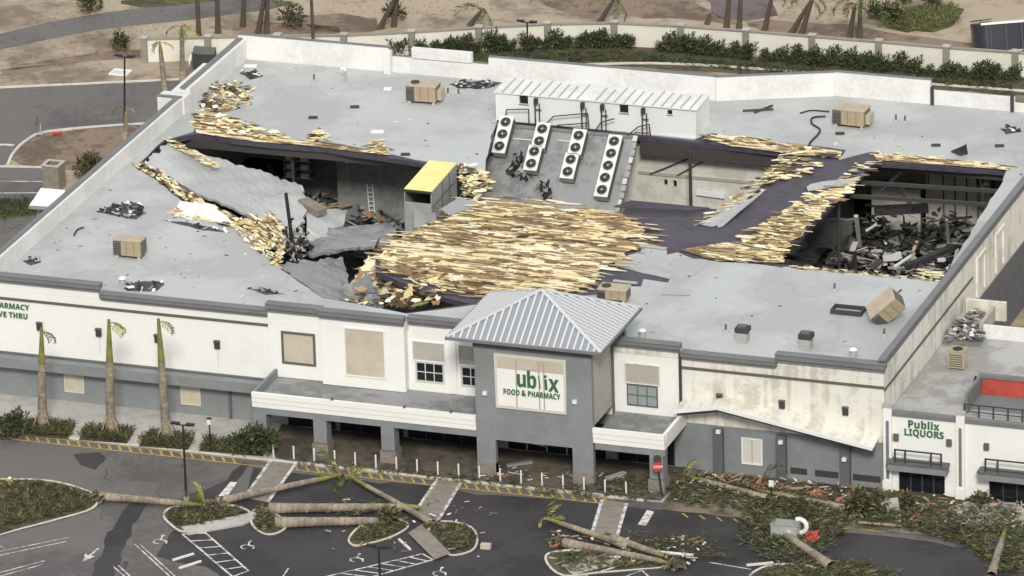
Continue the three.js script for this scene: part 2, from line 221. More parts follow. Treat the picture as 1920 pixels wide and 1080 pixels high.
for (const [p, m, s, l] of [[[[-70.26, -72.34], [-68.4, -74.78], [-64.24, -78.66], [-57.58, -81.24], [-54.77, -81.41], [-57.31, -79.35], [-62.64, -77.12], [-66.47, -73.61], [-68.97, -71.57]], M.dirt, 61, 'brown track worn into the sand'], [[[-34.08, -103.47], [-22.15, -105.08], [-17.79, -101.85], [-13.7, -99.32], [-23.91, -98.82], [-29.6, -98.79]], M.dirt, 62, 'brown churned earth behind the boundary wall'],
  [[[-1.75, -106.29], [1.85, -108.38], [3.61, -103.81], [0.8, -100.67], [-2.68, -101.46]], M.grass, 63, 'green grassy hump on the sand'], [[[-13.9, -99.98], [-5.9, -101.34], [3.01, -99.41], [9.36, -99.66], [9.76, -98.23], [-3.98, -98.01], [-13.41, -98.39]], M.dirt, 64, 'grey brown churned earth along the wall'], [[[-51.09, -91.78], [-45.81, -93.14], [-42.99, -90.71], [-48.04, -88.83]], M.dirt, 65, 'dark earth behind the boundary wall'], [[[-66.99, -91.3], [-59.33, -95.48], [-52.09, -94.42], [-57.67, -91.23], [-64.07, -90.15]], M.grass, 66, 'dull green patch by the far road'],
  [[[-18.65, -104.53], [-14.91, -106.22], [-12.14, -101.87], [-13.9, -99.98], [-16.93, -100.63]], M.asphaltRose, 67, 'grey patch of old paving on the sand'], [[[-57.11, -87.34], [-51.46, -90.24], [-46.1, -88.76], [-51.04, -86.62]], M.dirt, 68, 'brown scrubby earth behind the store']])
  struct('earth_patch', sheet(jag(smooth(p, 3, true), 0.5, 2, s), 0.006), m, l);
// kerbs: real steps
function kerb(pts, w = 0.18, h = 0.13, m = M.kerb, label = 'pale concrete kerb') { return struct('kerb', prism(ribbon(pts, w), 0, h), m, label); }
kerb(smooth([[-84.52, -61.06], [-68.51, -68.25], [-62.43, -70.81], [-57.96, -72.66], [-54.5, -74.11]], 3), 0.25, 0.1, M.kerb, 'pale kerb along the side road');
kerb(smooth([[-60.44, -50.88], [-61.11, -53.55], [-61.33, -56.36], [-60.91, -58.7], [-58.99, -60.26], [-54.37, -62.67], [-52.36, -63.47]], 4), 0.22, 0.13, M.kerb, 'curved kerb round the earth plot');
kerb([[-63.52, -50.07], [-57.3, -51.33]], 0.2, 0.12, M.kerb, 'kerb at the foot of the earth plot');
kerb(smooth([[-25.01, -85.27], [-19.19, -87.35], [-13.47, -88.29], [-6.65, -88.55], [0.7, -88.42], [6.12, -88.49], [13.26, -88.73], [21.37, -88.45]], 3), 0.25, 0.14, M.kerb, 'kerb between lane and planting strip');
// pavement in front of the stores
const walk = [[-75, -5.3], [11.6, -5.3], [11.6, 1.12], [-75, 1.12]];
struct('pavement', prism(walk, 0, 0.12), M.concrete, 'concrete pavement in front of the grocery store');
kerb([[-75, 1.21], [10.2, 1.21]], 0.16, 0.125, M.kerb, 'kerb of the front pavement');
struct('muddy_pavement', sheet(jag([[-19.4, -5.2], [11.5, -5.2], [11.5, 1.05], [-17.5, 1.05], [-19, -1]], 0.15, 1.2, 72), 0.125), M.wetMud, 'dark wet mud and litter over the arcade pavement');
struct('muddy_bed', sheet(jag([[11.7, -5.25], [45, -5.25], [45, 1.6], [11.7, 2.4]], 0.12, 1.2, 70), 0.05), M.muddy, 'muddy debris covered bed by the liquor store');
struct('muddy_spill', sheet(jag([[10.35, -2.34], [18.55, -1.28], [19.18, 0.74], [27.73, 0.84], [37.6, 0.55], [35.73, -6.31], [25.49, -5.5], [12.08, -4.34]], 0.35, 1.2, 71), 0.055), M.mulch, 'dark leaf litter and mud over the bed');
// painted markings
function marks(name, label) { const g = new THREE.Group(); g.name = numbered(name); g.userData = { kind: 'structure', label }; scene.add(g); return g; }
const line = (g, a, b, w, m = M.paint, y = 0.03, name = 'line') => mesh(name, sheet(ribbon([a, b], w), y), m, g);
{
  const g = marks('no_parking_marking', 'yellow hatched no parking strip along the front kerb');
  line(g, [-37.4, 1.5], [8.2, 1.5], 0.14, M.paintYellow); line(g, [-37.4, 2.42], [8.2, 2.42], 0.14, M.paintYellow);
  for (let x = -36.6; x < 7.6; x += 0.8) if (!(x > -19.9 && x < -17.6) && !(x > -5.6 && x < -3.8)) line(g, [x, 1.58], [x + 0.5, 2.34], 0.17, M.paintYellow, 0.03, 'stripe');
  const h = marks('no_parking_marking', 'muddy yellow hatching beside the littered bed');
  line(h, [13.79, 2.22], [28.07, 2.02], 0.14, M.paintYellow); line(h, [25.1, 1.08], [32.46, 1.29], 0.12, M.paintYellow);
  for (let i = 0; i < 9; i++) { const x = 13.5 + i * 1.25; line(h, [x, 2.6], [x + 0.6, 3.2], 0.12, M.paintYellow, 0.03, 'stripe'); }
}
function crosswalk(a, b, c, d, label) { // a,b far edge; c,d near edge
  const g = marks('crosswalk', label); mesh('paving', sheet([a, b, d, c], 0.026), M.paver, g);
  line(g, a, c, 0.24, M.paint, 0.031, 'edge_line'); line(g, b, d, 0.24, M.paint, 0.031, 'edge_line');
  const L = Math.hypot(c[0] - a[0], c[1] - a[1]), n = Math.round(L / 0.45);
  for (let i = 1; i < n; i++) { const t = i / n, q = (p, s) => [p[0] + (s[0] - p[0]) * t, p[1] + (s[1] - p[1]) * t]; const A = q(a, c), B = q(b, d); mesh('paver_row', prism(ribbon([[A[0] * 0.9 + B[0] * 0.1, A[1] * 0.9 + B[1] * 0.1], [A[0] * 0.1 + B[0] * 0.9, A[1] * 0.1 + B[1] * 0.9]], 0.4), 0.026, 0.034 + (i % 2) * 0.004), M.paver, g); }
}
crosswalk([-17.85, 1.22], [-15.9, 1.2], [-17.15, 8.16], [-15.27, 8.45], 'tan paved crosswalk with white edges by the first column');
crosswalk([-5.14, 1.31], [-3.31, 1.52], [-4.67, 6.82], [-2.47, 9.19], 'tan paved crosswalk with white edges beside the fallen thin palm');
crosswalk([7.3, 1.72], [9.18, 1.9], [8.53, 7.62], [10.44, 7.97], 'tan paved crosswalk with white edges ending at a fallen trunk');
{
  const g = marks('stop_bar', 'white stop bar beside the first crosswalk'); mesh('bar', sheet([[-19.17, 5.68], [-18.66, 5.64], [-18.39, 8.4], [-19.05, 8.38]], 0.03), M.paint, g);
  const h = marks('stop_bar', 'white stop bar beside the crosswalk with the fallen trunk'); mesh('bar', sheet([[10.94, 2.71], [11.53, 2.85], [11.73, 5.36], [11.13, 5.33]], 0.03), M.paint, h);
}
function ladder(a, b, c, d, n, label) { const g = marks('access_aisle_marking', label); line(g, a, b, 0.15); line(g, c, d, 0.15); for (let i = 0; i <= n; i++) { const t = i / n; line(g, [a[0] + (b[0] - a[0]) * t, a[1] + (b[1] - a[1]) * t], [c[0] + (d[0] - c[0]) * Math.min(1, t + 0.06), c[1] + (d[1] - c[1]) * Math.min(1, t + 0.06)], 0.13, M.paint, 0.034, 'rung'); } }
ladder([-18.96, 15.42], [-12.84, 21.47], [-17.76, 14.5], [-12.15, 20.22], 6, 'white ladder hatching between disabled bays near the light pole');
ladder([-8.06, 21.28], [-1.6, 14.22], [-5.62, 21.55], [-0.54, 14.99], 9, 'white ladder hatching running to the tan walkway');
{
  const g = marks('bay_lines', 'white double bay lines on the lot');
  for (const [a, b] of [[[-31.2, 22.81], [-26.38, 18.06]], [[-30.94, 23.42], [-26.3, 18.83]], [[-29.65, 26.42], [-26.43, 22.36]], [[-29.39, 27.02], [-26.32, 23]], [[-21.48, 17.98], [-16.26, 23.37]], [[-21.16, 17.89], [-16.04, 23.12]], [[-21.43, 22.03], [-19.27, 24.21]], [[-21.17, 21.77], [-18.88, 24.1]], [[-30.47, 20.76], [-29.89, 21.19]], [[-9.34, 22.01], [-9.65, 19.05]], [[12.6, 15.16], [14.44, 11.98]], [[13.09, 11.97], [14.92, 14.04]], [[17.94, 10.34], [21.05, 10.72]]]) line(g, a, b, 0.11);
  const h = marks('arrow_marking', 'white painted direction arrow on the lot'); // arrow towards the viewer's left
  line(h, [-23.68, 19.37], [-23.78, 21.43], 0.2, M.paint, 0.03, 'shaft'); mesh('head', sheet([[-23.82, 21.92], [-24.25, 20.3], [-23.78, 20.85], [-23.32, 20.63]], 0.032), M.paint, h);
  const wheel = (x, z, s, label) => { const k = marks('wheelchair_marking', label), r = new THREE.RingGeometry(0.32 * s, 0.42 * s, 20, 1, 0.4, 4.6); r.rotateX(-Math.PI / 2); r.translate(x, 0.031, z); mesh('wheel', uvm(r), M.paint, k); const d = new THREE.CircleGeometry(0.13 * s, 12); d.rotateX(-Math.PI / 2); d.translate(x - 0.1 * s, 0.031, z - 1.02 * s); mesh('head', uvm(d), M.paint, k);
    line(k, [x - 0.1 * s, z - 0.85 * s], [x, z - 0.3 * s], 0.13 * s, M.paint, 0.035, 'body'); line(k, [x, z - 0.3 * s], [x + 0.42 * s, z - 0.25 * s], 0.12 * s, M.paint, 0.039, 'leg'); line(k, [x + 0.42 * s, z - 0.28 * s], [x + 0.6 * s, z + 0.2 * s], 0.12 * s, M.paint, 0.043, 'shin'); };
  wheel(-20.04, 17.09, 1.05, 'white wheelchair symbol beside the double bay lines'); wheel(-13.81, 16.34, 1.0, 'white wheelchair symbol beyond the ladder hatching'); wheel(-5.7, 16.42, 1.0, 'white wheelchair symbol by the lamp post on the lot'); wheel(0.63, 17.15, 1.0, 'white wheelchair symbol below the tan walkway'); wheel(10.59, 15.24, 1.0, 'white wheelchair symbol by the littered kerb island');
  for (const [a, b, l] of [[[-17.85, 19.98], [-16.87, 18.55], 'white concrete wheel stop nearer the ladder hatching'], [[-16.9, 21.16], [-15.89, 19.63], 'white concrete wheel stop farther along the bay'], [[-16.93, 14.07], [-15.76, 12.76], 'white concrete wheel stop near the light pole island'], [[-4.01, 12.36], [-2.64, 13.83], 'white concrete wheel stop beside the tan walkway'], [[11.36, 13.98], [12.4, 12.45], 'white concrete wheel stop among fallen trunks']])
    top('wheel_stop', beam([a[0], 0.075, a[1]], [b[0], 0.075, b[1]], 0.16, 0.12), M.wornWhite, l, 'wheel stop');
}
// planted kerb islands
function island(pts, label, m, kerbed = true) { const p = smooth(pts, 4, true); struct('planting_island', prism(p, 0, 0.1), m, label); if (kerbed) struct('kerb', prism(p, 0, 0.15, [inset(p, 0.17)]), M.kerb, 'pale kerb of the ' + label); }
function inset(p, d) { const c = p.reduce((a, q) => [a[0] + q[0] / p.length, a[1] + q[1] / p.length], [0, 0]); return p.map(q => { const dx = q[0] - c[0], dz = q[1] - c[1], l = Math.hypot(dx, dz); return [c[0] + dx * (1 - d / l), c[1] + dz * (1 - d / l)]; }); }
island([[-37.12, 10.97], [-33.71, 9.32], [-31.57, 9.04], [-29.27, 9.63], [-27.17, 10.87], [-26.64, 12.93], [-28.26, 15.47], [-30.13, 17.77], [-32.88, 20.79]], 'grassy island beside the left drive lane', M.mulch);
island([[-21.51, 11.42], [-21.41, 12.98], [-20.37, 14.28], [-19, 15.28], [-18.14, 14.45], [-16.64, 12.36], [-15.64, 10.79], [-17.22, 9.83], [-19.84, 10.35]], 'small island under the fallen crown', M.mulch);
island([[-15.6, 10.08], [-15.26, 11.98], [-14.32, 13.4], [-13.15, 14.15], [-12.46, 13.67], [-12.32, 12.15], [-13.73, 10.56]], 'island under the crossed trunks', M.mulch);
island([[-7.47, 11.11], [-7.33, 13.62], [-6.57, 14.38], [-5.48, 13.5], [-4.35, 11.72], [-4.15, 9.8], [-5.55, 9], [-6.86, 9.76]], 'oval island with dead brush', M.mulch);
island([[-2.66, 9.98], [-2.32, 11.35], [0.46, 14.18], [1.6, 13.09], [1.37, 11.02], [0.15, 9], [-1.39, 8.44], [-2.47, 8.74]], 'round ended island by the crosswalk', M.mulch);
island([[6.85, 11.83], [6.95, 13.15], [9.05, 15.44], [11.19, 14.36], [13.8, 12.97], [15.39, 11.96], [12.99, 10.51], [9.57, 10.69]], 'littered island under fallen trunks', M.mulch);
island([[22.03, 9.92], [21.29, 12.22], [22.95, 15.34], [27.82, 13.98], [26.64, 10.07], [24.09, 9.16]], 'island at the foot of the lot', M.mulch);
struct('walkway', prism([[-19.41, 14.48], [-15.4, 10.6], [-14.91, 11.46], [-15.43, 12.89], [-18.51, 15.52]], 0, 0.155), M.concrete, 'pale concrete walkway beside the fallen crown');
struct('walkway', sheet([[-3.71, 11.32], [-3.29, 9.54], [0.36, 13.89], [-0.33, 15.24]], 0.16), M.paver, 'tan walkway between two islands');
struct('walkway', prism([[8.37, 13.79], [10.09, 11.68], [11.82, 10.71], [11.77, 12.65], [9.71, 15.13]], 0, 0.16), M.concrete, 'pale concrete walkway in the littered island');
// ---------------------------------------------------------------- the grocery store
const X0 = -42.6, X1 = 25.9, ZF = -5.3, RY = 8.36;
const store = thing('grocery_store', 'large white and grey grocery store with its roof torn open and collapsed', 'store');
const P = (name, geo, m) => mesh(name, geo, m, store);
// outline of the building (right rear corner steps back)
const outline = [[X0, ZF - 0.3], [X1, ZF - 0.3], [X1, -61.2], [5.3, -61.2], [-3.2, -57.6], [X0, -57.6]];
P('floor_slab', prism(outline, 0, 0.13), M.charred);
// the structural deck has one long opening on the left and centre and one on the right
const holeBig = jag([[-39.69, -40.15], [-34.42, -39.67], [-29.2, -39.8], [-24.65, -39.27], [-21.39, -38.66], [-16.77, -37.8], [-14.57, -36.2], [-15.99, -40.45], [-18, -49.15], [-12.4, -48.86], [-6.26, -48.6], [-0.13, -48.22], [6.26, -47.94], [5.88, -42.59], [5.92, -36.03], [3.8, -31.94], [-1.96, -31.69], [-8.21, -31.56], [-14.08, -31.42], [-14.82, -28.73], [-16.16, -23.69], [-17.49, -20.11], [-15.73, -15.8], [-10.78, -12.87], [-6.85, -11.5], [-10.89, -8.65], [-17.68, -9.9], [-22.59, -14.52], [-29.47, -22.47], [-37.91, -30.73], [-41.38, -32.5], [-41.36, -38.46]], 0.1, 1.6, 81);
const holeRight = jag([[12.87, -47.6], [18.34, -47.96], [23.18, -48.27], [24.45, -25.02], [17.9, -24.72], [11.7, -24.74], [12.2, -35.58]], 0.1, 1.5, 82);
P('roof_deck', prism([[X0 + 0.3, ZF - 0.3], [X1 - 0.3, ZF - 0.3], [X1 - 0.3, -61.2], [5.3, -61.2], [-3.2, -57.6], [X0 + 0.3, -57.6]], 7.98, RY, [holeBig, holeRight]), M.deckPurple);
// pale roofing membrane: same outline, torn away much farther
const tearBig = jag([[-39.99, -40.58], [-41.09, -44.47], [-37.75, -43.7], [-35.25, -41.83], [-31.84, -40.97], [-27.91, -41.01], [-23.11, -39.8], [-21.31, -39.04], [-16.81, -38.52], [-15.08, -37.64], [-16.3, -41.6], [-18.24, -49.59], [-12.48, -49.09], [-6.37, -48.94], [-2.04, -48.84], [-1.06, -50.59], [0.98, -50.13], [5.78, -49.79], [9.86, -49.63], [10, -47.33], [11.8, -49.52], [18.96, -49.46], [22.98, -49.31], [24.61, -24.73], [18, -24.41], [11.83, -24.33], [7.92, -24.18], [5.83, -24.3], [4.22, -25.24], [3.82, -24.44], [3.3, -25.79], [1.43, -25.98], [1.8, -24.59], [0.55, -22.89], [0.59, -21.53], [5.38, -19.9], [5.54, -19.16], [3.65, -19.21], [3.97, -17.73], [2.56, -17.57], [2.43, -15.99], [-1.39, -14.07], [-6.49, -11.15], [-10.78, -8.35], [-17.68, -9.68], [-22.55, -14.19], [-24.72, -16.79], [-27.49, -20.67], [-29.45, -22.01], [-32.12, -22.7], [-38.17, -29.21], [-41.41, -32.25], [-41.52, -38.42]], 0.13, 1.3, 83);
const membrane = P('roof_membrane', prism([[X0 + 0.35, ZF - 0.35], [X1 - 0.35, ZF - 0.35], [X1 - 0.35, -61.1], [5.3, -61.1], [-3.2, -57.5], [X0 + 0.35, -57.5]], RY + 0.005, RY + 0.07, [tearBig]), M.membrane);
// front wall, grey below and white above
P('lower_front_wall', box(X0, X1, 0, 3.55, ZF - 0.3, ZF), M.greyPaint);
P('upper_front_wall', box(X0, 10.9, 3.55, 8.35, ZF - 0.3, ZF), M.stucco);
P('upper_front_wall', box(10.9, X1, 3.55, 8.35, ZF - 0.3, ZF), M.stuccoStain);
P('right_wall', box(X1 - 0.3, X1, 0, 9.2, -61.2, ZF - 0.3), M.stuccoStain);
P('left_wall', box(X0, X0 + 0.3, 0, 8.35, -57.6, ZF - 0.3), M.stucco);
P('rear_wall', box(X0, -3.2, 0, 8.35, -57.9, -57.6), M.stucco);
P('rear_wall', beam([-3.2, 4.2, -57.75], [5.3, 4.2, -61.35], 0.3, 8.3), M.stucco);
P('rear_wall', box(5.3, X1, 0, 8.35, -61.5, -61.2), M.stucco);
// parapets with grey caps; the front ones carry a stepped cornice
function cornice(x0, x1, y0, y1, zf) {
  const c = P('cornice', [box(x0, x1, y0, y0 + (y1 - y0) * 0.45, zf - 0.05, zf + 0.14), box(x0 - 0.06, x1 + 0.06, y0 + (y1 - y0) * 0.45, y1, zf - 0.36, zf + 0.3)], M.trim);
  mesh('cornice_cap', box(x0 - 0.08, x1 + 0.08, y1 + 0.002, y1 + 0.05, zf - 0.42, zf + 0.36), M.trim, c); return c;
}
P('front_parapet', box(X0, -33.3, 8.36, 8.95, ZF - 0.25, ZF), M.stucco); cornice(X0, -33.2, 8.95, 9.55, ZF);
cornice(-33.1, -20.2, 8.36, 8.9, ZF);
P('front_parapet', box(-20.1, -15.95, 3.9, 8.9, ZF - 0.25, ZF + 0.28), M.stucco); cornice(-20.1, -15.95, 8.9, 9.55, ZF + 0.28);
P('front_parapet', box(-15.85, -9.5, 3.9, 9.0, ZF - 0.25, ZF + 0.75), M.stucco); cornice(-15.85, -9.5, 9.0, 9.62, ZF + 0.75);
P('front_parapet', box(-9.4, -2.6, 8.36, 8.9, ZF - 0.25, ZF + 0.02), M.stucco); cornice(-9.35, -4.0, 8.9, 9.5, ZF + 0.02);
P('front_parapet', box(5.6, 10.9, 8.36, 8.85, ZF - 0.25, ZF + 0.05), M.stuccoStain); cornice(5.9, 10.95, 8.85, 9.42, ZF + 0.05);
cornice(11.1, 18.0, 8.36, 8.9, ZF);
P('front_parapet', box(18.1, X1, 8.36, 8.85, ZF - 0.25, ZF), M.stuccoStain); cornice(18.1, X1 + 0.1, 8.85, 9.5, ZF);
for (const [x0, x1] of [[X0, -20.15], [11.05, X1 + 0.04]]) P('string_course', box(x0, x1, 7.62, 7.8, ZF, ZF + 0.09), M.band);
P('string_course', box(X1, X1 + 0.08, 7.45, 7.6, -28, ZF + 0.04), M.band);
// side and rear parapets, white inside
const cap = (n, g) => P(n, g, M.trim);
P('left_parapet', box(X0 - 0.15, X0 + 0.42, 8.36, 9.75, -44, ZF - 0.3), M.wornWhite); cap('parapet_cap', box(X0 - 0.22, X0 + 0.2, 9.752, 9.86, -44.2, ZF - 0.5));
P('left_parapet', box(X0 - 0.2, X0 + 0.5, 8.36, 10.1, -57.6, -45.4), M.wornWhite); cap('parapet_cap', box(X0 - 0.27, X0 + 0.2, 10.102, 10.2, -57.9, -45.2));
P('left_parapet', box(X0 - 1.7, X0 + 0.55, 8.2, 9.75, -45.38, -44.02), M.wornWhite); cap('parapet_cap', box(X0 - 1.8, X0 + 0.3, 9.752, 9.85, -44.3, -43.95));
P('left_buttress', box(X0 - 1.6, X0 - 0.21, 0, 9.3, -53.5, -45.5), M.wornWhite);
P('rear_parapet', box(X0 - 0.2, -30.1, 8.36, 10.35, -58.0, -57.55), M.wornWhite); cap('parapet_cap', box(X0 - 0.27, -30.0, 10.352, 10.45, -58.06, -57.75));
P('rear_parapet', box(-30.1, -21.7, 8.36, 9.7, -57.95, -57.55), M.wornWhite); cap('parapet_cap', box(-29.95, -21.75, 9.702, 9.78, -58.0, -57.8));
P('rear_parapet', box(-28.1, -23.1, 9.78, 10.6, -57.94, -57.5), M.wornWhite); P('rear_parapet', box(-30.3, -29.75, 8.37, 10.3, -57.52, -57.0), M.wornWhite);
P('rear_parapet', box(-21.7, -3.0, 8.36, 10.3, -58.0, -57.55), M.wornWhite); cap('parapet_cap', box(-21.75, -3.0, 10.302, 10.4, -58.06, -57.78));
P('rear_parapet', beam([-3.05, 9.33, -57.76], [5.5, 9.33, -61.2], 0.45, 1.94), M.wornWhite); cap('parapet_cap', beam([-3.05, 10.35, -57.86], [5.5, 10.35, -61.3], 0.3, 0.1));
P('rear_parapet', box(5.5, 13.3, 8.36, 10.3, -61.5, -61.05), M.wornWhite); cap('parapet_cap', box(5.5, 13.35, 10.302, 10.4, -61.56, -61.28));
P('rear_parapet', box(13.3, 20.0, 8.36, 9.5, -61.5, -61.05), M.wornWhite); P('rear_parapet', box(20.0, X1, 8.36, 9.05, -61.5, -61.05), M.wornWhite);
for (const x of [13.5, 19.9]) P('parapet_post', box(x - 0.12, x + 0.12, 8.4, 9.9, -61.04, -60.85), M.dark);
cap('right_parapet', [box(X1 - 0.32, X1 + 0.02, 9.202, 9.7, -61.2, ZF - 0.2), box(X1 - 0.4, X1 + 0.12, 9.702, 9.85, -61.3, ZF + 0.05)]);
P('right_parapet_flashing', box(X1 - 0.48, X1 - 0.33, 8.43, 9.2, -61, ZF - 0.4), M.membraneOld);
// right wall: recessed slots, dark slab painted for the shaded recess low at the back
for (const z of [-30.0, -35.1]) { const s = P('wall_slot', [box(X1, X1 + 0.14, 5.6, 8.6, z - 1.55, z - 1.2), box(X1, X1 + 0.14, 8.35, 8.6, z - 1.2, z + 0.9)], M.stuccoStain); mesh('slot_frame', box(X1, X1 + 0.16, 5.6, 8.34, z + 0.72, z + 0.9), M.stuccoStain, s); }
P('painted_shade_base', box(X1, X1 + 0.1, 0, 5.2, -60, -29), M.greyDark);
// facade panels and windows
function framed(x0, x1, y0, y1, z, fm, pm, w = 0.13) { const f = P('wall_panel_frame', [box(x0, x1, y0, y0 + w, z, z + 0.09), box(x0, x1, y1 - w, y1, z, z + 0.09), box(x0, x0 + w, y0 + w, y1 - w, z, z + 0.09), box(x1 - w, x1, y0 + w, y1 - w, z, z + 0.09)], fm); mesh('wall_panel', box(x0 + w, x1 - w, y0 + w, y1 - w, z, z + 0.03), pm, f); return f; }
framed(-19.1, -16.5, 5.0, 7.5, ZF + 0.285, M.band, M.beige, 0.16);
framed(-14.1, -10.95, 4.75, 8.5, ZF + 0.755, M.stucco, M.beige, 0.1);
function window6(x0, x1, y0, y1, z, bright) {
  const f = P('window', [box(x0, x1, y0, y0 + 0.1, z, z + 0.07), box(x0, x1, y1 - 0.1, y1, z, z + 0.07), box(x0, x0 + 0.1, y0 + 0.1, y1 - 0.1, z, z + 0.07), box(x1 - 0.1, x1, y0 + 0.1, y1 - 0.1, z, z + 0.07)], bright ? M.greyDark : M.offwhite), w = (x1 - x0 - 0.2) / 3, h = (y1 - y0 - 0.2) / 2;
  for (let i = 0; i < 3; i++) for (let j = 0; j < 2; j++) mesh('pane', box(x0 + 0.1 + i * w + 0.035, x0 + 0.1 + (i + 1) * w - 0.035, y0 + 0.1 + j * h + 0.035, y0 + 0.1 + (j + 1) * h - 0.035, z, z + 0.03), bright ? M.paleGlass : M.glass, f);
  mesh('mullion', [box(x0 + 0.1 + w - 0.034, x0 + 0.1 + w + 0.034, y0 + 0.1, y1 - 0.1, z, z + 0.06), box(x0 + 0.1 + 2 * w - 0.034, x0 + 0.1 + 2 * w + 0.034, y0 + 0.1, y1 - 0.1, z, z + 0.06), box(x0 + 0.1, x1 - 0.1, y0 + 0.1 + h - 0.034, y0 + 0.1 + h + 0.034, z, z + 0.055)], bright ? M.greyDark : M.offwhite, f);
}
M.paleGlass = std(0.3, 0.34, 0.33, 0.15);
framed(-9.2, -6.65, 6.15, 7.7, ZF + 0.002, M.stucco, M.greige, 0.08); window6(-9.0, -6.8, 4.55, 6.12, ZF + 0.002);
P('pilaster', box(-6.4, -5.85, 3.9, 8.88, ZF + 0.001, ZF + 0.12), M.stucco);
framed(-5.7, -3.3, 6.15, 7.75, ZF + 0.002, M.stucco, M.greige, 0.08); window6(-5.55, -3.35, 4.55, 6.1, ZF + 0.002);
framed(6.8, 9.45, 6.1, 7.65, ZF + 0.002, M.stuccoStain, M.greige, 0.08); window6(6.95, 9.25, 4.42, 6.06, ZF + 0.002, true);
P('pilaster', box(10.88, 11.06, 3.4, 8.84, ZF + 0.001, ZF + 0.16), M.dark);
// low shed canopy over the left pavement, square pale windows and wall lamps
P('shade_canopy', [box(-75 * 0 + X0 - 0.3, -20.2, 2.65, 3.4, ZF + 0.001, ZF + 0.95)], M.greyPaint); P('canopy_flashing', box(X0 - 0.3, -20.2, 3.402, 3.52, ZF + 0.001, ZF + 0.2), M.greyDark);
for (const x of [-36.4, -27.25]) framed(x, x + 1.55, 0.85, 2.35, ZF + 0.002, M.offwhite, M.beige, 0.06);
P('wall_pipe', box(-23.5, -23.3, 0.13, 2.6, ZF + 0.002, ZF + 0.14), M.greyDark);
for (const x of [-38.1, -33.45, -28.85, -24.2]) wallLamp(x, 5.8, ZF);
for (const x of [13.85, 18.45, 23.1]) wallLamp(x, 5.68, ZF);
function wallLamp(x, y, z) { if (x < 0) P('rain_streak', box(x - 0.03, x + 0.05, y - 1.7, y - 0.29, z + 0.001, z + 0.008), M.streak); const l = P('wall_lamp', box(x - 0.2, x + 0.2, y - 0.28, y + 0.28, z, z + 0.2), M.dark); mesh('lamp_hood', box(x - 0.23, x + 0.23, y + 0.285, y + 0.34, z, z + 0.3), M.band, l); }
// arcade with white boarded fascia
function arcade(x0, x1, zr, rightReturn) {
  P('arcade_roof', box(x0 + 0.1, x1, 3.6, 3.85, ZF + 0.001, -0.55), M.membraneOld);
  const n = 3; for (let i = 0; i < n; i++) P('fascia_board', box(x0, x1, 3.36 + i * 0.38, 3.36 + i * 0.38 + 0.365, -0.55 + i * 0.012, -0.36 + i * 0.05), M.stucco);
  P('fascia_backing', box(x0 + 0.02, x1, 3.34, 4.45, -0.62, -0.556), M.offwhite);
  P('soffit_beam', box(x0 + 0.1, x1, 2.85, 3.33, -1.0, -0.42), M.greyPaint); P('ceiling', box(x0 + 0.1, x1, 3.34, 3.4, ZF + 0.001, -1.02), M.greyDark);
}
arcade(-19.7, -2.72); arcade(6.02, 11.3);
P('arcade_side', box(-19.72, -19.5, 3.35, 4.5, ZF + 0.29, -0.63), M.greyPaint);
for (let i = 0; i < 3; i++) P('fascia_board', box(11.1, 11.32 + i * 0.02, 3.36 + i * 0.38, 3.725 + i * 0.38, ZF + 0.002, -0.62), M.stucco);
for (const x of [-14.6, -9.45, 10.65, -19.2]) { const c = P('column', box(x - 0.5, x + 0.5, 1.05, 2.85, -1.4, -0.42), M.greyPaint); mesh('column_base', box(x - 0.6, x + 0.6, 0.12, 1.02, -1.5, -0.32), M.stone, c); mesh('column_band', box(x - 0.55, x + 0.55, 1.021, 1.1, -1.45, -0.37), M.greyDark, c); }
for (const x of [-13.6, -8.1, -4.6]) P('scupper', box(x - 0.07, x + 0.07, 4.2, 4.62, -0.62, -0.3), M.greyDark);
// shop entrances; near-black glass fills the wall to paint the arcade shade
for (const [x0, x1] of [[-18.9, -15.3], [-14.9, -10.1], [-9.7, -2.9], [6.2, 10.4]]) { const s = P('shopfront', box(x0, x1, 0.14, 3.3, ZF + 0.002, ZF + 0.06), M.glass); const n = Math.round((x1 - x0) / 1.5); for (let i = 0; i <= n; i++) { const x = x0 + (x1 - x0) * i / n; mesh('mullion', box(x - 0.04, x + 0.04, 0.14, 3.3, ZF + 0.061, ZF + 0.1), M.dark, s); } }
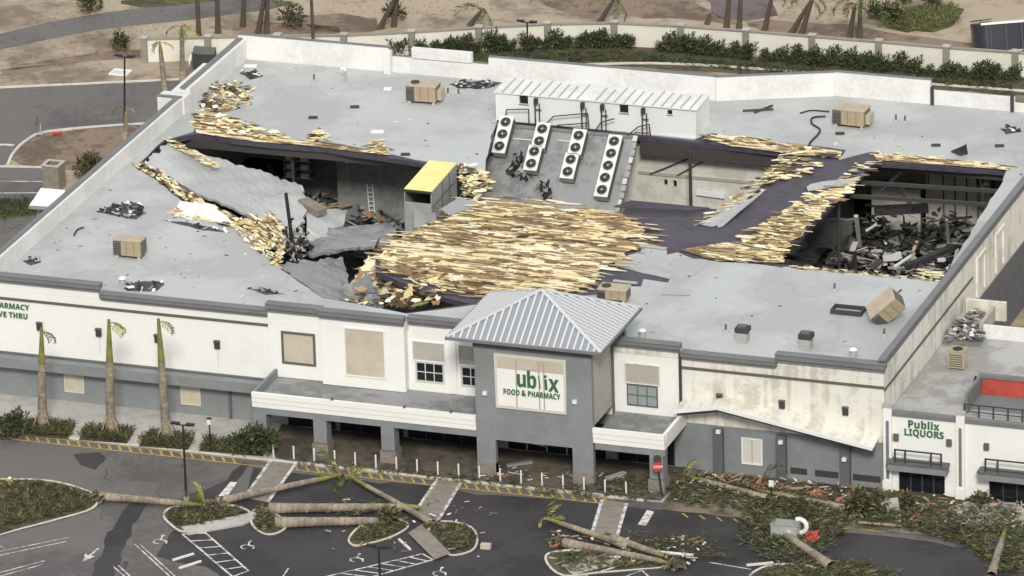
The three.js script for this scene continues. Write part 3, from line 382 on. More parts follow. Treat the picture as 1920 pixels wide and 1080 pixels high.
// entrance tower
{
  const zf = -0.4, x0 = -2.7, x1 = 6.0;
  P('tower_wall', wallXY(rect(x0, x1, 0.12, 10.3), zf - 0.45, zf, [rect(-1.3, 4.45, 0.121, 2.78)]), M.greyPaint);
  P('tower_side_wall', box(x1 - 0.4, x1 - 0.002, 4.5, 10.28, ZF + 0.01, zf - 0.451), M.greige); P('tower_side_wall', box(x0 + 0.002, x0 + 0.4, 4.5, 10.28, ZF + 0.01, zf - 0.451), M.greyPaint);
  P('tower_rear_wall', box(x0, x1, 8.44, 10.28, -8.2, -7.8), M.greyPaint);
  P('tower_band', box(x0 - 0.06, x1 + 0.06, 9.75, 10.29, zf + 0.001, zf + 0.1), M.greyDark); P('drain_pipe', rod([x1 + 0.1, 3.9, ZF + 0.5], [x1 + 0.1, 10.1, ZF + 0.5], 0.09), M.greyDark);
  P('soffit', box(-4.4, 6.9, 10.301, 10.36, -8.7, 0.25), M.trim);
  for (const [x, w] of [[-2.0, 0.7], [5.2, 0.75]]) P('stone_base', box(x - w, x + w, 0.12, 0.95, zf - 0.5, zf + 0.1), M.stone);
  const e = [[-4.45, 0.3], [6.95, 0.3], [6.95, -8.75], [-4.45, -8.75]], ye = 10.5, ap = [1.15, 12.95, -4.1];
  const faces = e.map((a, i) => [a, e[(i + 1) % 4]]), pos = [];
  for (const [a, b] of faces) pos.push(a[0], ye, a[1], b[0], ye, b[1], ...ap);
  const g = new THREE.BufferGeometry(); g.setAttribute('position', new THREE.BufferAttribute(new Float32Array(pos), 3)); g.computeVertexNormals();
  const roof = P('tower_roof', merge([uvm(g), box(-4.45, 6.95, 10.362, 10.495, -8.75, 0.3)]), M.metalRoof);
  mesh('gutter', [box(-4.5, 7.0, 10.34, 10.53, 0.301, 0.42), box(6.951, 7.06, 10.34, 10.53, -8.8, 0.42), box(-4.56, -4.451, 10.34, 10.53, -8.8, 0.42)], M.trim, roof);
  faces.forEach(([a, b], k) => { const n = k % 2 ? 19 : 23; for (let i = 1; i < n; i++) { const t = i / n, h = 1 - Math.abs(2 * t - 1), A = [a[0] + (b[0] - a[0]) * t, ye, a[1] + (b[1] - a[1]) * t], mid = [(a[0] + b[0]) / 2, ye, (a[1] + b[1]) / 2]; const B = A.map((v, j) => v + (ap[j] - mid[j]) * h); A[1] += 0.03; B[1] += 0.03; mesh('roof_seam', beam(A, B, 0.13, 0.13), M.zinc, roof); } });
  for (const a of e) mesh('hip_cap', beam([a[0], ye + 0.06, a[1]], [ap[0], ap[1] + 0.08, ap[2]], 0.24, 0.1), M.zinc, roof);
  // sign board with the letters left on it
  const z = zf + 0.004, sb = P('sign_board', wallXY([[-1.15, 5.3], [4.1, 5.3], [4.15, 9.42], [-1.2, 9.42]], z, z + 0.1), M.offwhite);
  mesh('sign_panel', box(-0.98, 3.95, 5.5, 8.3, z + 0.101, z + 0.13), M.stucco, sb); mesh('sign_panel', box(-0.98, 3.95, 8.34, 9.22, z + 0.101, z + 0.12), M.beige, sb);
  for (const x of [0.45, 2.15, 2.5]) mesh('sign_rail', box(x - 0.05, x + 0.05, 5.55, 9.1, z + 0.131, z + 0.15), M.greige, sb);
  for (const [x, y] of [[-1.95, 6.3], [4.75, 6.35]]) P('floodlight', [cbox(0.3, 0.26, 0.22, x, y, zf + 0.11)], M.white);
  // entrance interior: dark doors behind the opening
  const s = P('entrance_doors', box(-2.2, 5.4, 0.14, 2.75, ZF + 0.002, ZF + 0.07), M.glass); for (let i = 0; i <= 5; i++) mesh('mullion', box(-2.2 + i * 1.5, -2.1 + i * 1.5, 0.14, 2.75, ZF + 0.071, ZF + 0.13), M.steelLight, s);
  P('hanging_panel', beam([-0.9, 2.2, -2.4], [1.9, 2.0, -2.2], 0.5, 0.06), M.steelLight);
}
// letters
const font = await new FontLoader().loadAsync('fonts/droid/droid_sans_bold.typeface.json');
function letters(parent, txt, x, y, z, size, m, name = 'sign_letter', o = {}) {
  let cx = x; for (const ch of txt) { if (ch !== ' ') { const g = new TextGeometry(ch, { font, size, depth: o.d ?? 0.06, curveSegments: 5 }); if (o.sq) g.scale(o.sq, 1, 1); const k = mesh(name, g, m, parent); k.position.set(cx, y, z); if (o.tilt) k.rotation.z = o.tilt(ch, cx); } const gl = font.data.glyphs[ch] ?? font.data.glyphs['?']; cx += gl.ha * size / font.data.resolution * (o.sq ?? 1) * (o.sp ?? 1); } return cx;
}
{
  const sb = store.children.find(c => c.name === 'sign_board'), z = -0.26;
  letters(sb, 'u', 0.42, 7.1, z, 1.25, M.green, 'sign_letter', { sq: 0.78 }); letters(sb, 'b', 1.17, 7.08, z, 1.25, M.green, 'sign_letter', { sq: 0.8 }); letters(sb, 'l', 2.16, 7.1, z, 0.9, M.green, 'sign_letter', { sq: 0.35, tilt: () => 0.1 }); letters(sb, 'i', 2.5, 7.05, z, 1.05, M.green, 'sign_letter', { sq: 0.8, tilt: () => 0.05 }); letters(sb, 'x', 2.82, 6.98, z, 1.25, M.green, 'sign_letter', { sq: 0.82, tilt: () => -0.04 });
  letters(sb, 'FOOD & PHARMACY', -0.56, 6.42, z, 0.42, M.green, 'sign_letter', { sq: 0.78, sp: 1.0 });
  const ph = P('side_sign', box(-44.5 + 3.0, -39.3, 6.72, 6.76, ZF + 0.001, ZF + 0.03), M.stucco);
  letters(ph, 'PHARMACY', -42.0, 6.95, ZF + 0.03, 0.42, M.green); letters(ph, 'DRIVE THRU', -42.35, 6.25, ZF + 0.03, 0.42, M.green);
}
// grey east front: sagging bent canopy, pilasters and a shuttered window
{
  const top0 = [11, 4.94, -3.7], pk = [14.16, 5.56, -3.7], en = [25.5, 3.68, -3.7];
  const edge = [top0, pk, en];
  for (let i = 0; i < 2; i++) { const a = edge[i], b = edge[i + 1];
    const c = P('bent_canopy', patch([a[0], a[1] + 0.25, ZF + 0.02], [b[0], b[1] + 0.25, ZF + 0.02], [b[0], b[1], -3.72], [a[0], a[1], -3.72], 8, 3, 0.02, 90 + i, 0.12), M.stuccoStain);
    mesh('canopy_edge', beam([a[0], a[1] + 0.04, -3.62], [b[0], b[1] + 0.04, -3.62], 0.12, 0.26), M.white, c); mesh('canopy_beam', beam([a[0], a[1] - 0.35, -4.3], [b[0], b[1] - 0.35, -4.3], 0.2, 0.3), M.greyDark, c); }
  for (const x of [13.75, 18.4, 23.1]) P('pilaster', box(x - 0.35, x + 0.35, 0.02, 3.4, ZF + 0.001, ZF + 0.4), M.greyDark);
  for (const [x, y] of [[13.85, 3.3], [18.45, 3.0], [23.1, 2.2]]) P('lamp', cbox(0.3, 0.26, 0.24, x, y, ZF + 0.52), M.white);
  const w = framed(15.4, 16.95, 0.85, 2.85, ZF + 0.002, M.white, M.offwhite, 0.1); mesh('shutter_slat', box(16.13, 16.22, 0.9, 2.8, ZF + 0.033, ZF + 0.05), M.greige, w);
  for (const [x0, x1] of [[19.0, 20.2], [20.8, 22.5], [23.6, 25.6]]) P('wall_vent', box(x0, x1, 0.5, 0.95, ZF + 0.001, ZF + 0.05), M.dark);
}
// inside: girders, joists, columns and partition walls seen through the openings
const JO = (z, x0, x1, y = 7.75, h = 0.4) => P('roof_joist', [box(x0, x1, y + h / 2 - 0.06, y + h / 2, z - 0.09, z + 0.09), box(x0, x1, y - h / 2, y - h / 2 + 0.06, z - 0.09, z + 0.09), box(x0, x1, y - h / 2 + 0.06, y + h / 2 - 0.06, z - 0.02, z + 0.02)], M.steel);
for (const z of [-40.6, -42.4, -44.2]) JO(z, -41.5, -20);
for (const z of [-49.6, -51.2, -52.8, -54.4, -56]) JO(z, -5, 25);
P('girder', box(-6.2, 7.6, 6.95, 7.97, -48.5, -48.3), M.steel); P('girder', box(-41.8, -20, 7.3, 7.97, -40.2, -40.05), M.steel); P('girder', box(11.5, 25.2, 7.35, 7.97, -48.9, -48.75), M.steel);
for (const z of [-42, -45]) P('roof_joist', beam([12.47, -48.64 , 0].slice(0, 1).concat([7.6, z]), [25.4, 7.6 - (z < -38 ? 0 : 2.2 + (z + 38) * 0.1), z - 1], 0.16, 0.3), M.steel);
for (const [x, z] of [[-24.6, -46.5], [-1.9, -47.5], [12.2, -40], [20.6, -50], [-32, -41], [12.2, -27]]) P('steel_column', rod([x, 0.1, z], [x, 7.9, z], 0.13), M.steel);
P('partition_wall', box(-30.4, -18.5, 0.1, 5.6, -46.4, -46.2), M.inGrey); P('partition_wall', box(-36, -30.5, 0.1, 7.6, -49.2, -49), M.inGrey);
P('partition_wall', wallXY(rect(-18, 8, 0.1, 7.4), -49.9, -49.6, [rect(-4.74, -4.46, 4.1, 4.6), rect(-3.99, -3.71, 4.0, 4.6)]), M.inWall); P('wall_rail', box(-6.8, 2.5, 4.9, 5.12, -49.59, -49.5), M.greige);
P('wall_fixture', beam([-2.1, 3.85, -49.45], [0.2, 3.75, -49.45], 0.2, 0.4), M.white); P('wall_pipe', beam([-5.8, 5.0, -49.4], [-2.6, 6.6, -49.4], 0.08, 0.08), M.steel); P('wall_pipe', beam([-3.6, 5.1, -49.4], [-1.6, 6.4, -49.4], 0.08, 0.08), M.steel);
P('partition_wall', box(14.3, 19.4, 0.1, 5.1, -56.4, -56.2), M.inWall); P('partition_wall', box(10.3, 14.2, 0.1, 3.6, -55.2, -55), M.inWall); P('partition_wall', box(19.6, 25.4, 0.1, 4.6, -57.4, -57.2), M.inGrey); P('partition_wall', box(8.1, 8.3, 0.1, 7.7, -57, -34), M.inGrey);
for (let i = 0; i < 4; i++) P('wall_pipe', rod([15.8 + i * 0.9, 0.5, -56.1], [15.7 + i * 0.95, 5.6, -56.05], 0.05), M.dark);
P('light_strip', beam([-27.36, 7.2, -40.37], [-25.54, 7.2, -40.97], 0.2, 0.12), M.offwhite);
// white plant room on the roof, ribbed lid, openings and pipes
{
  const x0 = -18.1, x1 = -1.85, zf = -49.0, zb = -52.2, yt = 10.7;
  const openings = [[-15.8, 10.3, 0.72], [-7.65, 10.3, 0.72], [-3.95, 10.35, 0.4]]; P('plant_room_wall', wallXY(rect(x0, x1, 8.44, yt), zf - 0.2, zf, openings.map(([x, y, s]) => rect(x - s / 2, x + s / 2, y - s / 2, y + s / 2))), M.white); P('plant_room_wall', box(x0, x1, 8.44, yt, zb - 0.2, zb), M.white); P('plant_room_wall', box(x1 - 0.2, x1, 8.44, yt, zb, zf - 0.201), M.white); P('plant_room_wall', box(x0, x0 + 0.2, 8.44, yt, zb, zf - 0.201), M.white);
  P('plant_room_roof', patch([x0 - 0.1, yt + 0.18, zb], [x1 + 0.1, yt + 0.18, zb], [x1 + 0.1, yt + 0.08, zf + 0.15], [x0 - 0.1, yt + 0.08, zf + 0.15], 10, 3, 0.0, 95, 0.07), M.wornWhite);
  for (let i = 0; i < 21; i++) { const x = x0 + 0.6 + i * 0.76; if (i === 9) continue; P('roof_rib', beam([x, yt + 0.12, zf + 0.1], [x, yt + 0.2, zb + 0.1 + (i % 4) * 0.2], 0.1, 0.05), M.membrane); }
  for (const [x, y, s] of openings) P('opening_sill', box(x - s / 2 - 0.05, x + s / 2 + 0.05, y - s / 2 - 0.06, y - s / 2 - 0.002, zf + 0.001, zf + 0.05), M.trim);
  for (const x of [-14.8, -11.0, -9.4, -6.1]) { const p = P('pipe_riser', [rod([x, 8.5, zf + 0.25], [x, 10.5, zf + 0.25], 0.06), rod([x + 0.35, 8.5, zf + 0.25], [x + 0.35, 10.2, zf + 0.25], 0.05), rod([x, 9.7, zf + 0.25], [x + 0.5, 9.7, zf + 0.25], 0.05)], M.steel); mesh('pipe_head', cbox(0.28, 0.45, 0.3, x + 0.1, 10.4, zf + 0.3), M.dark, p); }
  const rail = pts => P('handrail', pts.slice(1).map((p, i) => rod(pts[i], p, 0.05)), M.steel);
  rail([[-17.2, 8.6, zf + 0.6], [-17, 9.6, zf + 0.6], [-15.2, 9.8, zf + 0.6], [-15.2, 8.6, zf + 0.6]]); rail([[-14, 8.5, zf + 0.6], [-13.2, 9.4, zf + 0.6], [-10.4, 9.9, zf + 0.6], [-10.3, 8.5, zf + 0.6]]); rail([[-12.9, 8.7, zf + 0.6], [-10.4, 9.1, zf + 0.6]]); rail([[-9.9, 8.4, zf + 0.7], [-9.3, 9.3, zf + 0.7], [-8.2, 9.7, zf + 0.7]]); rail([[-7.2, 8.4, zf + 0.7], [-6.3, 9.2, zf + 0.7], [-5.4, 9.5, zf + 0.7], [-5.3, 8.5, zf + 0.7]]); rail([[-6.6, 8.7, zf + 0.7], [-5.3, 8.8, zf + 0.7]]);
}
rebase(store, -8.4, 0, -31);
// ---------------------------------------------------------------- collapsed pieces of roof
const TILT = 0.733; // the centre section has dropped at its front edge, 42 degrees
{
  const g = thing('collapsed_roof_section', 'grey roof section hanging down steeply under the rows of condenser fans', 'roof section', null, [-12.4, 8.43, -48.4]); g.rotation.x = TILT;
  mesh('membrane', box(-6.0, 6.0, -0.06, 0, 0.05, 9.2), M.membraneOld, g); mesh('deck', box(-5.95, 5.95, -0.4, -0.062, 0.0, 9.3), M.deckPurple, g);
  const N = RNG(7); for (let i = 0; i < 14; i++) mesh('edge_flashing', box(5.72 + N() * 0.1, 6.06 + N() * 0.1, 0.001, 0.05 + N() * 0.09, i * 0.62 + N() * 0.1, i * 0.62 + 0.55), i % 3 ? M.steelLight : M.offwhite, g);
  mesh('head_flashing', box(-5.9, 5.9, 0.002, 0.08, 0.02, 0.3), M.trim, g); for (const [x, v] of [[-3.8, 1.2], [-0.2, 1.0]]) mesh('conduit', box(x, x + 1.9, 0.005, 0.1, v, v + 0.1), M.offwhite, g);
}
top('sloping_roof_panel', patch([-41.25, 8.3, -38.41], [-29.91, 5.7, -38.14], [-26.53, 5.3, -28.39], [-41.12, 8.1, -32.81], 40, 14, 0.2, 101, 0.2, 0.05), M.membrane, 'long grey roof panel sagging into the collapse beside the west parapet', 'roof panel');
top('fallen_roof_panel', patch([-26.89, 4.6, -32.12], [-22.26, 4.2, -36.49], [-19.85, 4.9, -30.81], [-25.02, 5, -25.87], 22, 9, 0.24, 103, 0.22, 0.08), M.membraneOld, 'pale grey roof panel lying flat in the collapsed hole', 'roof panel');
top('fallen_roof_panel', patch([-28.82, 5.2, -35.21], [-26.75, 4, -38.62], [-24.8, 4.4, -32.27], [-26.51, 5, -29.46], 10, 7, 0.25, 104, 0.15, 0.05), M.membrane, 'crumpled grey roofing folded over the end of the long sagging panel', 'roof panel');
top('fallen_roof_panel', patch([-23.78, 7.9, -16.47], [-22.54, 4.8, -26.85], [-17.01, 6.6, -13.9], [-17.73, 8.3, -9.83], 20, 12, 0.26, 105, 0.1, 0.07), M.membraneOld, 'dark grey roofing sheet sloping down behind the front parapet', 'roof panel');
{ const g = thing('sagging_deck', 'ribbed dark deck sheet drooping into the middle opening', 'roof deck'); mesh('deck_sheet', patch([-4.08, 6.9, -38.27], [2.97, 6.7, -39.03], [4.44, 8, -32.52], [-2.2, 8, -32.15], 16, 6, 0.06, 106, 0.1, 0.02), M.deckPurple, g);
for (let i = 0; i < 6; i++) mesh('deck_rib', beam([-3.61, 7, -37.87].map((v, k) => v + [0, 0.14, i * 0.72][k] + (k === 1 ? i * 0.17 : 0)), [2.58, 6.85, -38.27].map((v, k) => v + [-i * 0.12, 0.14, i * 0.62][k] + (k === 1 ? i * 0.18 : 0)), 0.16, 0.08), M.deckPurple, g); rebase(g, 0.36, 7.4, -35.44); }
top('roof_flap', patch([6.19, 8.7, -35.98], [7, 8.8, -39.01], [5.83, 8.5, -31.04], [3.86, 8.45, -31.12], 10, 5, 0.12, 107, 0.07, 0.08), M.membrane, 'pale strip of roofing peeled along the middle opening', 'roof flap');
top('roof_flap', patch([9.69, 8.7, -40.84], [12.87, 8.6, -43.77], [12.75, 8.55, -42.08], [9.74, 8.5, -39.86], 8, 3, 0.1, 108, 0.06, 0.08), M.membrane, 'pale roofing strip between the two right hand openings', 'roof flap');
top('roof_flap', patch([-34.88, 8.9, -24.85], [-31.62, 9.2, -23.69], [-29.22, 8.6, -21.87], [-34.21, 8.5, -22.58], 12, 6, 0.28, 109, 0.06, 0.08), M.wornWhite, 'crumpled white roofing flap on the west roof crack', 'roof flap');
top('roof_flap', patch([17.79, 8.5, -50.96], [19.41, 9.7, -49.68], [19.28, 8.6, -50.57], [18.71, 8.45, -50.36], 5, 4, 0.05, 110, 0.05, 0.02), M.dark, 'dark triangular roofing flap standing up by the right rear edge', 'roof flap');
top('roof_flap', patch([-17.36, 8.5, -19.53], [-17.77, 8.8, -22.05], [-16.8, 6.9, -18.32], [-18.19, 6.6, -20.47], 6, 8, 0.2, 111, 0.08, 0.06), M.deckPurple, 'dark folded deck end at the edge of the torn insulation', 'roof flap');
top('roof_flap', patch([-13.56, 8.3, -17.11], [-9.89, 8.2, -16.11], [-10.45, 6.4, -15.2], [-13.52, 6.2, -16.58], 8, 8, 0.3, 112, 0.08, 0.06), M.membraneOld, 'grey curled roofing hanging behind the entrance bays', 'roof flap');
for (const [a, b, c, e, s, m, l] of [[[-17.35, 8.5, -18.39], [-15.17, 9, -18.75], [-14.4, 6.6, -15.27], [-18.37, 6.2, -16.4], 113, 'torn', 'golden crumpled insulation sheet draped over the broken deck end'], [[-14.41, 8.6, -16.63], [-11.5, 8.9, -14.91], [-11.59, 6.8, -13.83], [-14.59, 6.4, -14.64], 114, 'deckBrown', 'brown crumpled sheet hanging behind the front parapet'], [[-10.84, 8.6, -15.34], [-7.01, 8.7, -14.42], [-8.22, 7.4, -14.8], [-11.17, 7, -15.52], 115, 'torn', 'golden curled sheet at the front of the torn insulation'], [[-18.57, 7, -15.89], [-16.87, 7.8, -17.01], [-14.6, 6.4, -14.09], [-17.35, 6.2, -14.21], 116, 'membraneOld', 'grey crumpled roofing at the foot of the draped insulation'], [[-28.27, 8.7, -21.85], [-26.27, 8.6, -23.6], [-24.8, 7.6, -19.99], [-25.82, 8.5, -17.26], 118, 'torn', 'yellow insulation sheet curling over the end of the west roof crack']]) top('crumpled_sheet', patch(a, b, c, e, 14, 14, 0.42, s, 0.05, 0.12), M[m], l, 'torn sheet');
// torn insulation: countless ragged pieces
const CREAM = [[0.84, 0.76, 0.5], [0.8, 0.7, 0.36], [0.86, 0.8, 0.62], [0.76, 0.6, 0.34]], BROWN = [[0.34, 0.235, 0.11], [0.44, 0.31, 0.15], [0.2, 0.13, 0.07], [0.3, 0.22, 0.13]], DARK = [[0.06, 0.05, 0.045], [0.1, 0.07, 0.05]];
const pick = (a, r) => a[a.length * r() | 0];
const tone = (mix, r) => { const t = r(); const c = t < mix[0] ? pick(CREAM, r) : t < mix[0] + mix[1] ? pick(BROWN, r) : pick(DARK, r); const f = 0.85 + r() * 0.3; return c.map(v => Math.min(0.9, v * f)); };
function insulation(list, label, mix, o = {}) {
  const C = new Chips(o.seed ?? 200), r = C.r;
  for (const [poly, n, y, lift, L, W, yaw = 0] of list) for (const [x, z] of scatter(poly, n, r)) {
    const yy = typeof y === 'function' ? y(x, z) : y, l = rr(L[0], L[1], r) * (0.5 + r() * 0.8), w = rr(W[0], W[1], r);
    C.add(x, yy + r() * r() * lift, z, l, w, rr(0.015, 0.035, r), yaw + (r() - 0.5) * (o.spin ?? 0.35), (r() - 0.5) * (o.tilt ?? 0.3), (r() - 0.5) * (o.roll ?? 0.1), tone(mix, r), 0.5 + r() * 0.2);
  }
  return top('torn_insulation', C.geo(), M.chips, label, 'insulation', null, 'stuff');
}
const along = (pts, w) => ribbon(pts, w);
const field = [[-13.96, -31.69], [-8.74, -31.89], [-2, -31.57], [0.82, -28.59], [1.19, -25.69], [0.58, -22.79], [0.11, -20.51], [0.6, -17.83], [-0.89, -14.98], [-5.26, -13.47], [-11.22, -14.09], [-15.66, -16.27], [-17.15, -19.86], [-16.01, -23.86], [-14.58, -28.68]];
P2('brown_board', prism(jag(field, 0.55, 0.7, 120), RY + 0.075, RY + 0.095), M.torn, 'brown wooden roof boards bared under the torn insulation', 'roof boards');
P2('brown_board', prism(jag([[4.62, -25.92], [8.51, -28.8], [8.94, -33.78], [9.93, -37.58], [11.25, -41.5], [12.66, -42.35], [12.2, -35.59], [11.7, -24.86], [7.47, -24.29]], 0.25, 1.0, 121), RY + 0.075, RY + 0.095), M.torn, 'brown roof boards between the two right hand openings', 'roof boards');
P2('brown_board', prism(jag([[-0.59, -50.35], [5.46, -49.46], [9.8, -49.13], [10.05, -47.6], [6.94, -47.39], [2.52, -47.94], [-0.2, -48.46]], 0.15, 0.9, 122), RY + 0.075, RY + 0.095), M.torn, 'brown roof boards behind the middle opening', 'roof boards');
P2('brown_board', prism(jag([[12.35, -49.07], [19.06, -49.13], [23.07, -48.97], [23.17, -48.28], [18.5, -48.13], [12.88, -47.86]], 0.06, 0.9, 123), RY + 0.075, RY + 0.095), M.torn, 'brown roof boards along the rear of the right opening', 'roof boards');
P2('brown_board', prism(jag([[-41.24, -44.19], [-37.62, -43.36], [-35.12, -41.49], [-31.76, -40.75], [-27.79, -40.68], [-23.18, -39.42], [-24.65, -39.28], [-29.21, -39.81], [-34.42, -39.68], [-39.69, -40.29]], 0.1, 0.9, 124), RY + 0.075, RY + 0.095), M.torn, 'brown roof boards along the rear of the left collapse', 'roof boards');
function P2(name, geo, m, label, category) { return top(name, geo, m, label, category); }
insulation([[field, 300, 8.47, 0.1, [0.4, 2.6], [0.1, 0.4], -0.03], [field, 70, 8.465, 0.03, [2, 5], [0.3, 0.9], -0.03], [field, 90, 8.5, 0.45, [0.4, 1.4], [0.2, 0.6], 0.4], [along(field.concat([field[0]]), 2.2), 170, 8.45, 0.08, [0.8, 3.4], [0.1, 0.45], -0.03]], 'golden layers of torn roof insulation across the centre of the roof', [0.44, 0.48], { seed: 201, spin: 0.25, tilt: 0.22, roll: 0.06 });
insulation([[[[-18.21, -20.67], [-15.54, -21.38], [-10.26, -17.11], [-8.05, -13.24], [-9.87, -10.32], [-14.12, -9.61], [-16.86, -11.42], [-18.01, -16.73]], 170, (x, z) => 6.3 + Math.max(0, Math.min(2, (x + 17.5) * 0.35)), 1.2, [0.5, 1.8], [0.2, 0.7], 0]], 'crumpled insulation and roofing heaped behind the front parapet', [0.36, 0.34], { seed: 202, spin: 3, tilt: 2.4 });
insulation([[along([[-41.38, -32.51], [-38.61, -30.31], [-35.32, -26.96], [-31.89, -24.3], [-29.67, -23.01]], 0.9), 230, 8.44, 0.4, [0.4, 1.5], [0.12, 0.4], -0.75], [[[-30.14, -23.12], [-27.3, -24.82], [-25.06, -21.2], [-22.62, -14.4], [-24.51, -15.6], [-27.61, -19.36]], 300, 8.3, 0.7, [0.4, 1.7], [0.15, 0.5], -0.9], [[[-34.91, -23.03], [-34.39, -25.18], [-28.27, -22.68], [-25.85, -21.92], [-29.4, -21.21]], 130, 8.46, 0.3, [0.5, 1.6], [0.15, 0.5], -0.15]], 'yellow torn insulation along the crack in the west roof', [0.66, 0.24], { seed: 203, spin: 0.6, tilt: 0.7 });
insulation([[[[-41.6, -44.86], [-40.23, -45.48], [-35.66, -42.87], [-32.17, -41.27], [-31.85, -39.85], [-35.17, -40.48], [-38.42, -40.88], [-40.16, -40.8]], 140, 8.46, 0.25, [0.5, 1.6], [0.15, 0.6], -0.2], [[[-30.94, -41.84], [-30.16, -42.8], [-28.75, -40.92], [-30.17, -40.05]], 40, 8.46, 0.45, [0.4, 1.4], [0.2, 0.5], 0.4], [[[-25.67, -40.87], [-24.97, -41.92], [-23.54, -39.82], [-24.57, -39.05]], 45, 8.46, 0.45, [0.4, 1.4], [0.2, 0.5], 0.4]], 'cream insulation torn along the rear of the left collapse', [0.6, 0.3], { seed: 204, spin: 1, tilt: 0.8 });
insulation([[[[-42.66, -48.44], [-42.21, -50.51], [-40.9, -51.77], [-39.01, -50.96], [-37.86, -47.64], [-38.84, -45.33], [-40.86, -44.8]], 230, 8.46, 0.6, [0.3, 1.2], [0.12, 0.5], 0]], 'mixed heap of ripped roofing near the north west corner', [0.42, 0.28], { seed: 205, spin: 3, tilt: 1.6 });
insulation([[along([[-41.28, -38.26], [-38.93, -37.13], [-36.14, -35.64]], 0.8), 90, (x, z) => 8.42 - Math.max(0, (x + 41) * 0.16), 0.25, [0.4, 1.4], [0.1, 0.35], -0.3]], 'yellow insulation strip on the edge of the long sagging panel', [0.75, 0.2], { seed: 206, spin: 0.5 });
insulation([[[[-17.12, -37.84], [-15.16, -37.51], [-13.41, -34.95], [-13.34, -32.33], [-14.77, -31.95]], 150, 8.45, 0.7, [0.3, 1.2], [0.15, 0.5], 0.6]], 'pale insulation scraps beside the yellow topped unit', [0.62, 0.24], { seed: 207, spin: 2, tilt: 1.5 });
insulation([[along([[-1.02, -48.99], [2.02, -49.55], [6.03, -48.99], [9.29, -48.01]], 1.3), 100, 8.46, 0.2, [0.5, 1.9], [0.12, 0.45], -0.05], [along([[6.42, -47.99], [6.09, -43.02], [5.67, -37.87], [4.92, -33.65], [3.73, -31.11]], 1.5), 150, 8.45, 0.25, [0.4, 1.5], [0.12, 0.45], 0.6], [[[6.04, -46.17], [7.86, -47.14], [9.39, -45.59], [8.42, -42.55], [6.66, -41.72]], 60, 8.47, 0.2, [0.5, 1.7], [0.15, 0.5], 0]], 'golden insulation strips round the middle opening', [0.58, 0.33], { seed: 208, spin: 0.7, tilt: 0.7 });
insulation([[along([[12.6, -47.66], [12.09, -41.48], [11.43, -35.38], [11.15, -30.89], [11.56, -25.05]], 1.7), 150, 8.46, 0.2, [0.5, 1.9], [0.12, 0.5], 0.1], [[[6.8, -25.13], [9.86, -27.1], [11.78, -24.88], [7.7, -24.24]], 60, 8.47, 0.25, [0.8, 2.6], [0.12, 0.4], 0], [[[9.67, -38.46], [12.66, -42.35], [12.24, -38.19], [10.28, -35.08]], 90, 8.47, 0.3, [0.6, 2.2], [0.15, 0.5], 0], [[[7.92, -30.02], [9.45, -35.09], [10.83, -31.96], [10.62, -27.3], [8.68, -25.64]], 90, 8.47, 0.3, [0.6, 2.2], [0.15, 0.5], 0]], 'cream insulation torn along the left side of the burnt out opening', [0.6, 0.3], { seed: 209, spin: 0.5, tilt: 0.6 });
insulation([[along([[12.28, -49.05], [15.71, -49.1], [19.09, -49.02], [23.08, -48.62]], 0.95), 90, 8.46, 0.16, [0.5, 1.8], [0.12, 0.35], -0.04]], 'yellow insulation edge along the rear of the burnt out opening', [0.62, 0.33], { seed: 210 });
insulation([[along([[11.82, -24.33], [16.35, -24.53], [19.58, -24.5], [24.57, -24.61]], 0.5), 120, 8.45, 0.2, [0.3, 1.1], [0.1, 0.3], -0.04]], 'scraps of roofing along the front of the burnt out opening', [0.35, 0.35], { seed: 211, spin: 1 });
insulation([[[[22.62, -26.22], [24.12, -26.17], [24.43, -24.69], [22.98, -24.97]], 26, 8.45, 0.4, [0.5, 1.3], [0.2, 0.5], -0.1]], 'yellow insulation bundle at the corner by the east parapet', [0.8, 0.2], { seed: 212 });
// bits on the membrane: dark torn patches with scraps
function tear(poly, n, seed, label) { const C = new Chips(seed), r = C.r; for (const [x, z] of scatter(poly, n, r)) { const t = r(); C.add(x, 8.46 + r() * 0.2, z, rr(0.2, 0.8, r), rr(0.1, 0.35, r), 0.04, r() * 6, (r() - 0.5) * 1.2, (r() - 0.5), t < 0.5 ? [0.03, 0.03, 0.03] : t < 0.8 ? [0.78, 0.77, 0.72] : [0.3, 0.29, 0.26]); }
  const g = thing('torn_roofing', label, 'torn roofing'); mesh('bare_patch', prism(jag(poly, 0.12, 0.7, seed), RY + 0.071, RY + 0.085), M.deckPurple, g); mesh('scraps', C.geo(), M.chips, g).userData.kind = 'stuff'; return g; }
tear([[-40.49, -21.93], [-39.67, -23.81], [-38.01, -24.73], [-36.83, -22.67], [-36.89, -21.24]], 46, 221, 'dark torn patch with white scraps on the west roof');
tear([[-32.65, -8.81], [-30.35, -9.76], [-29.84, -9.34], [-29.8, -7.56], [-31.99, -7.19]], 22, 222, 'dark rectangular tear behind the front cornice');
tear([[-24.52, -56.1], [-22.25, -57.61], [-20.57, -57.27], [-21.17, -55.81], [-23.4, -55.22]], 40, 223, 'black and white scraps by the rear parapet');
tear([[-23.56, -10.02], [-22.17, -10.17], [-20.54, -9.61], [-21.82, -9.27]], 8, 224, 'thin dark slit in the roofing near the front');
tear([[-41.31, -54.2], [-40.44, -55.22], [-39.48, -54.15], [-40.01, -52.96]], 14, 225, 'white and black scraps near the north west parapet');
tear([[20.07, -56.96], [20.82, -57.91], [21.73, -56.9], [20.75, -55.89]], 16, 226, 'scraps of metal by the rear right parapet');
tear([[-34.95, -21.75], [-32.1, -21.58], [-29.12, -20.5], [-31.21, -20.41]], 12, 227, 'dark slit under the white flap on the west roof');
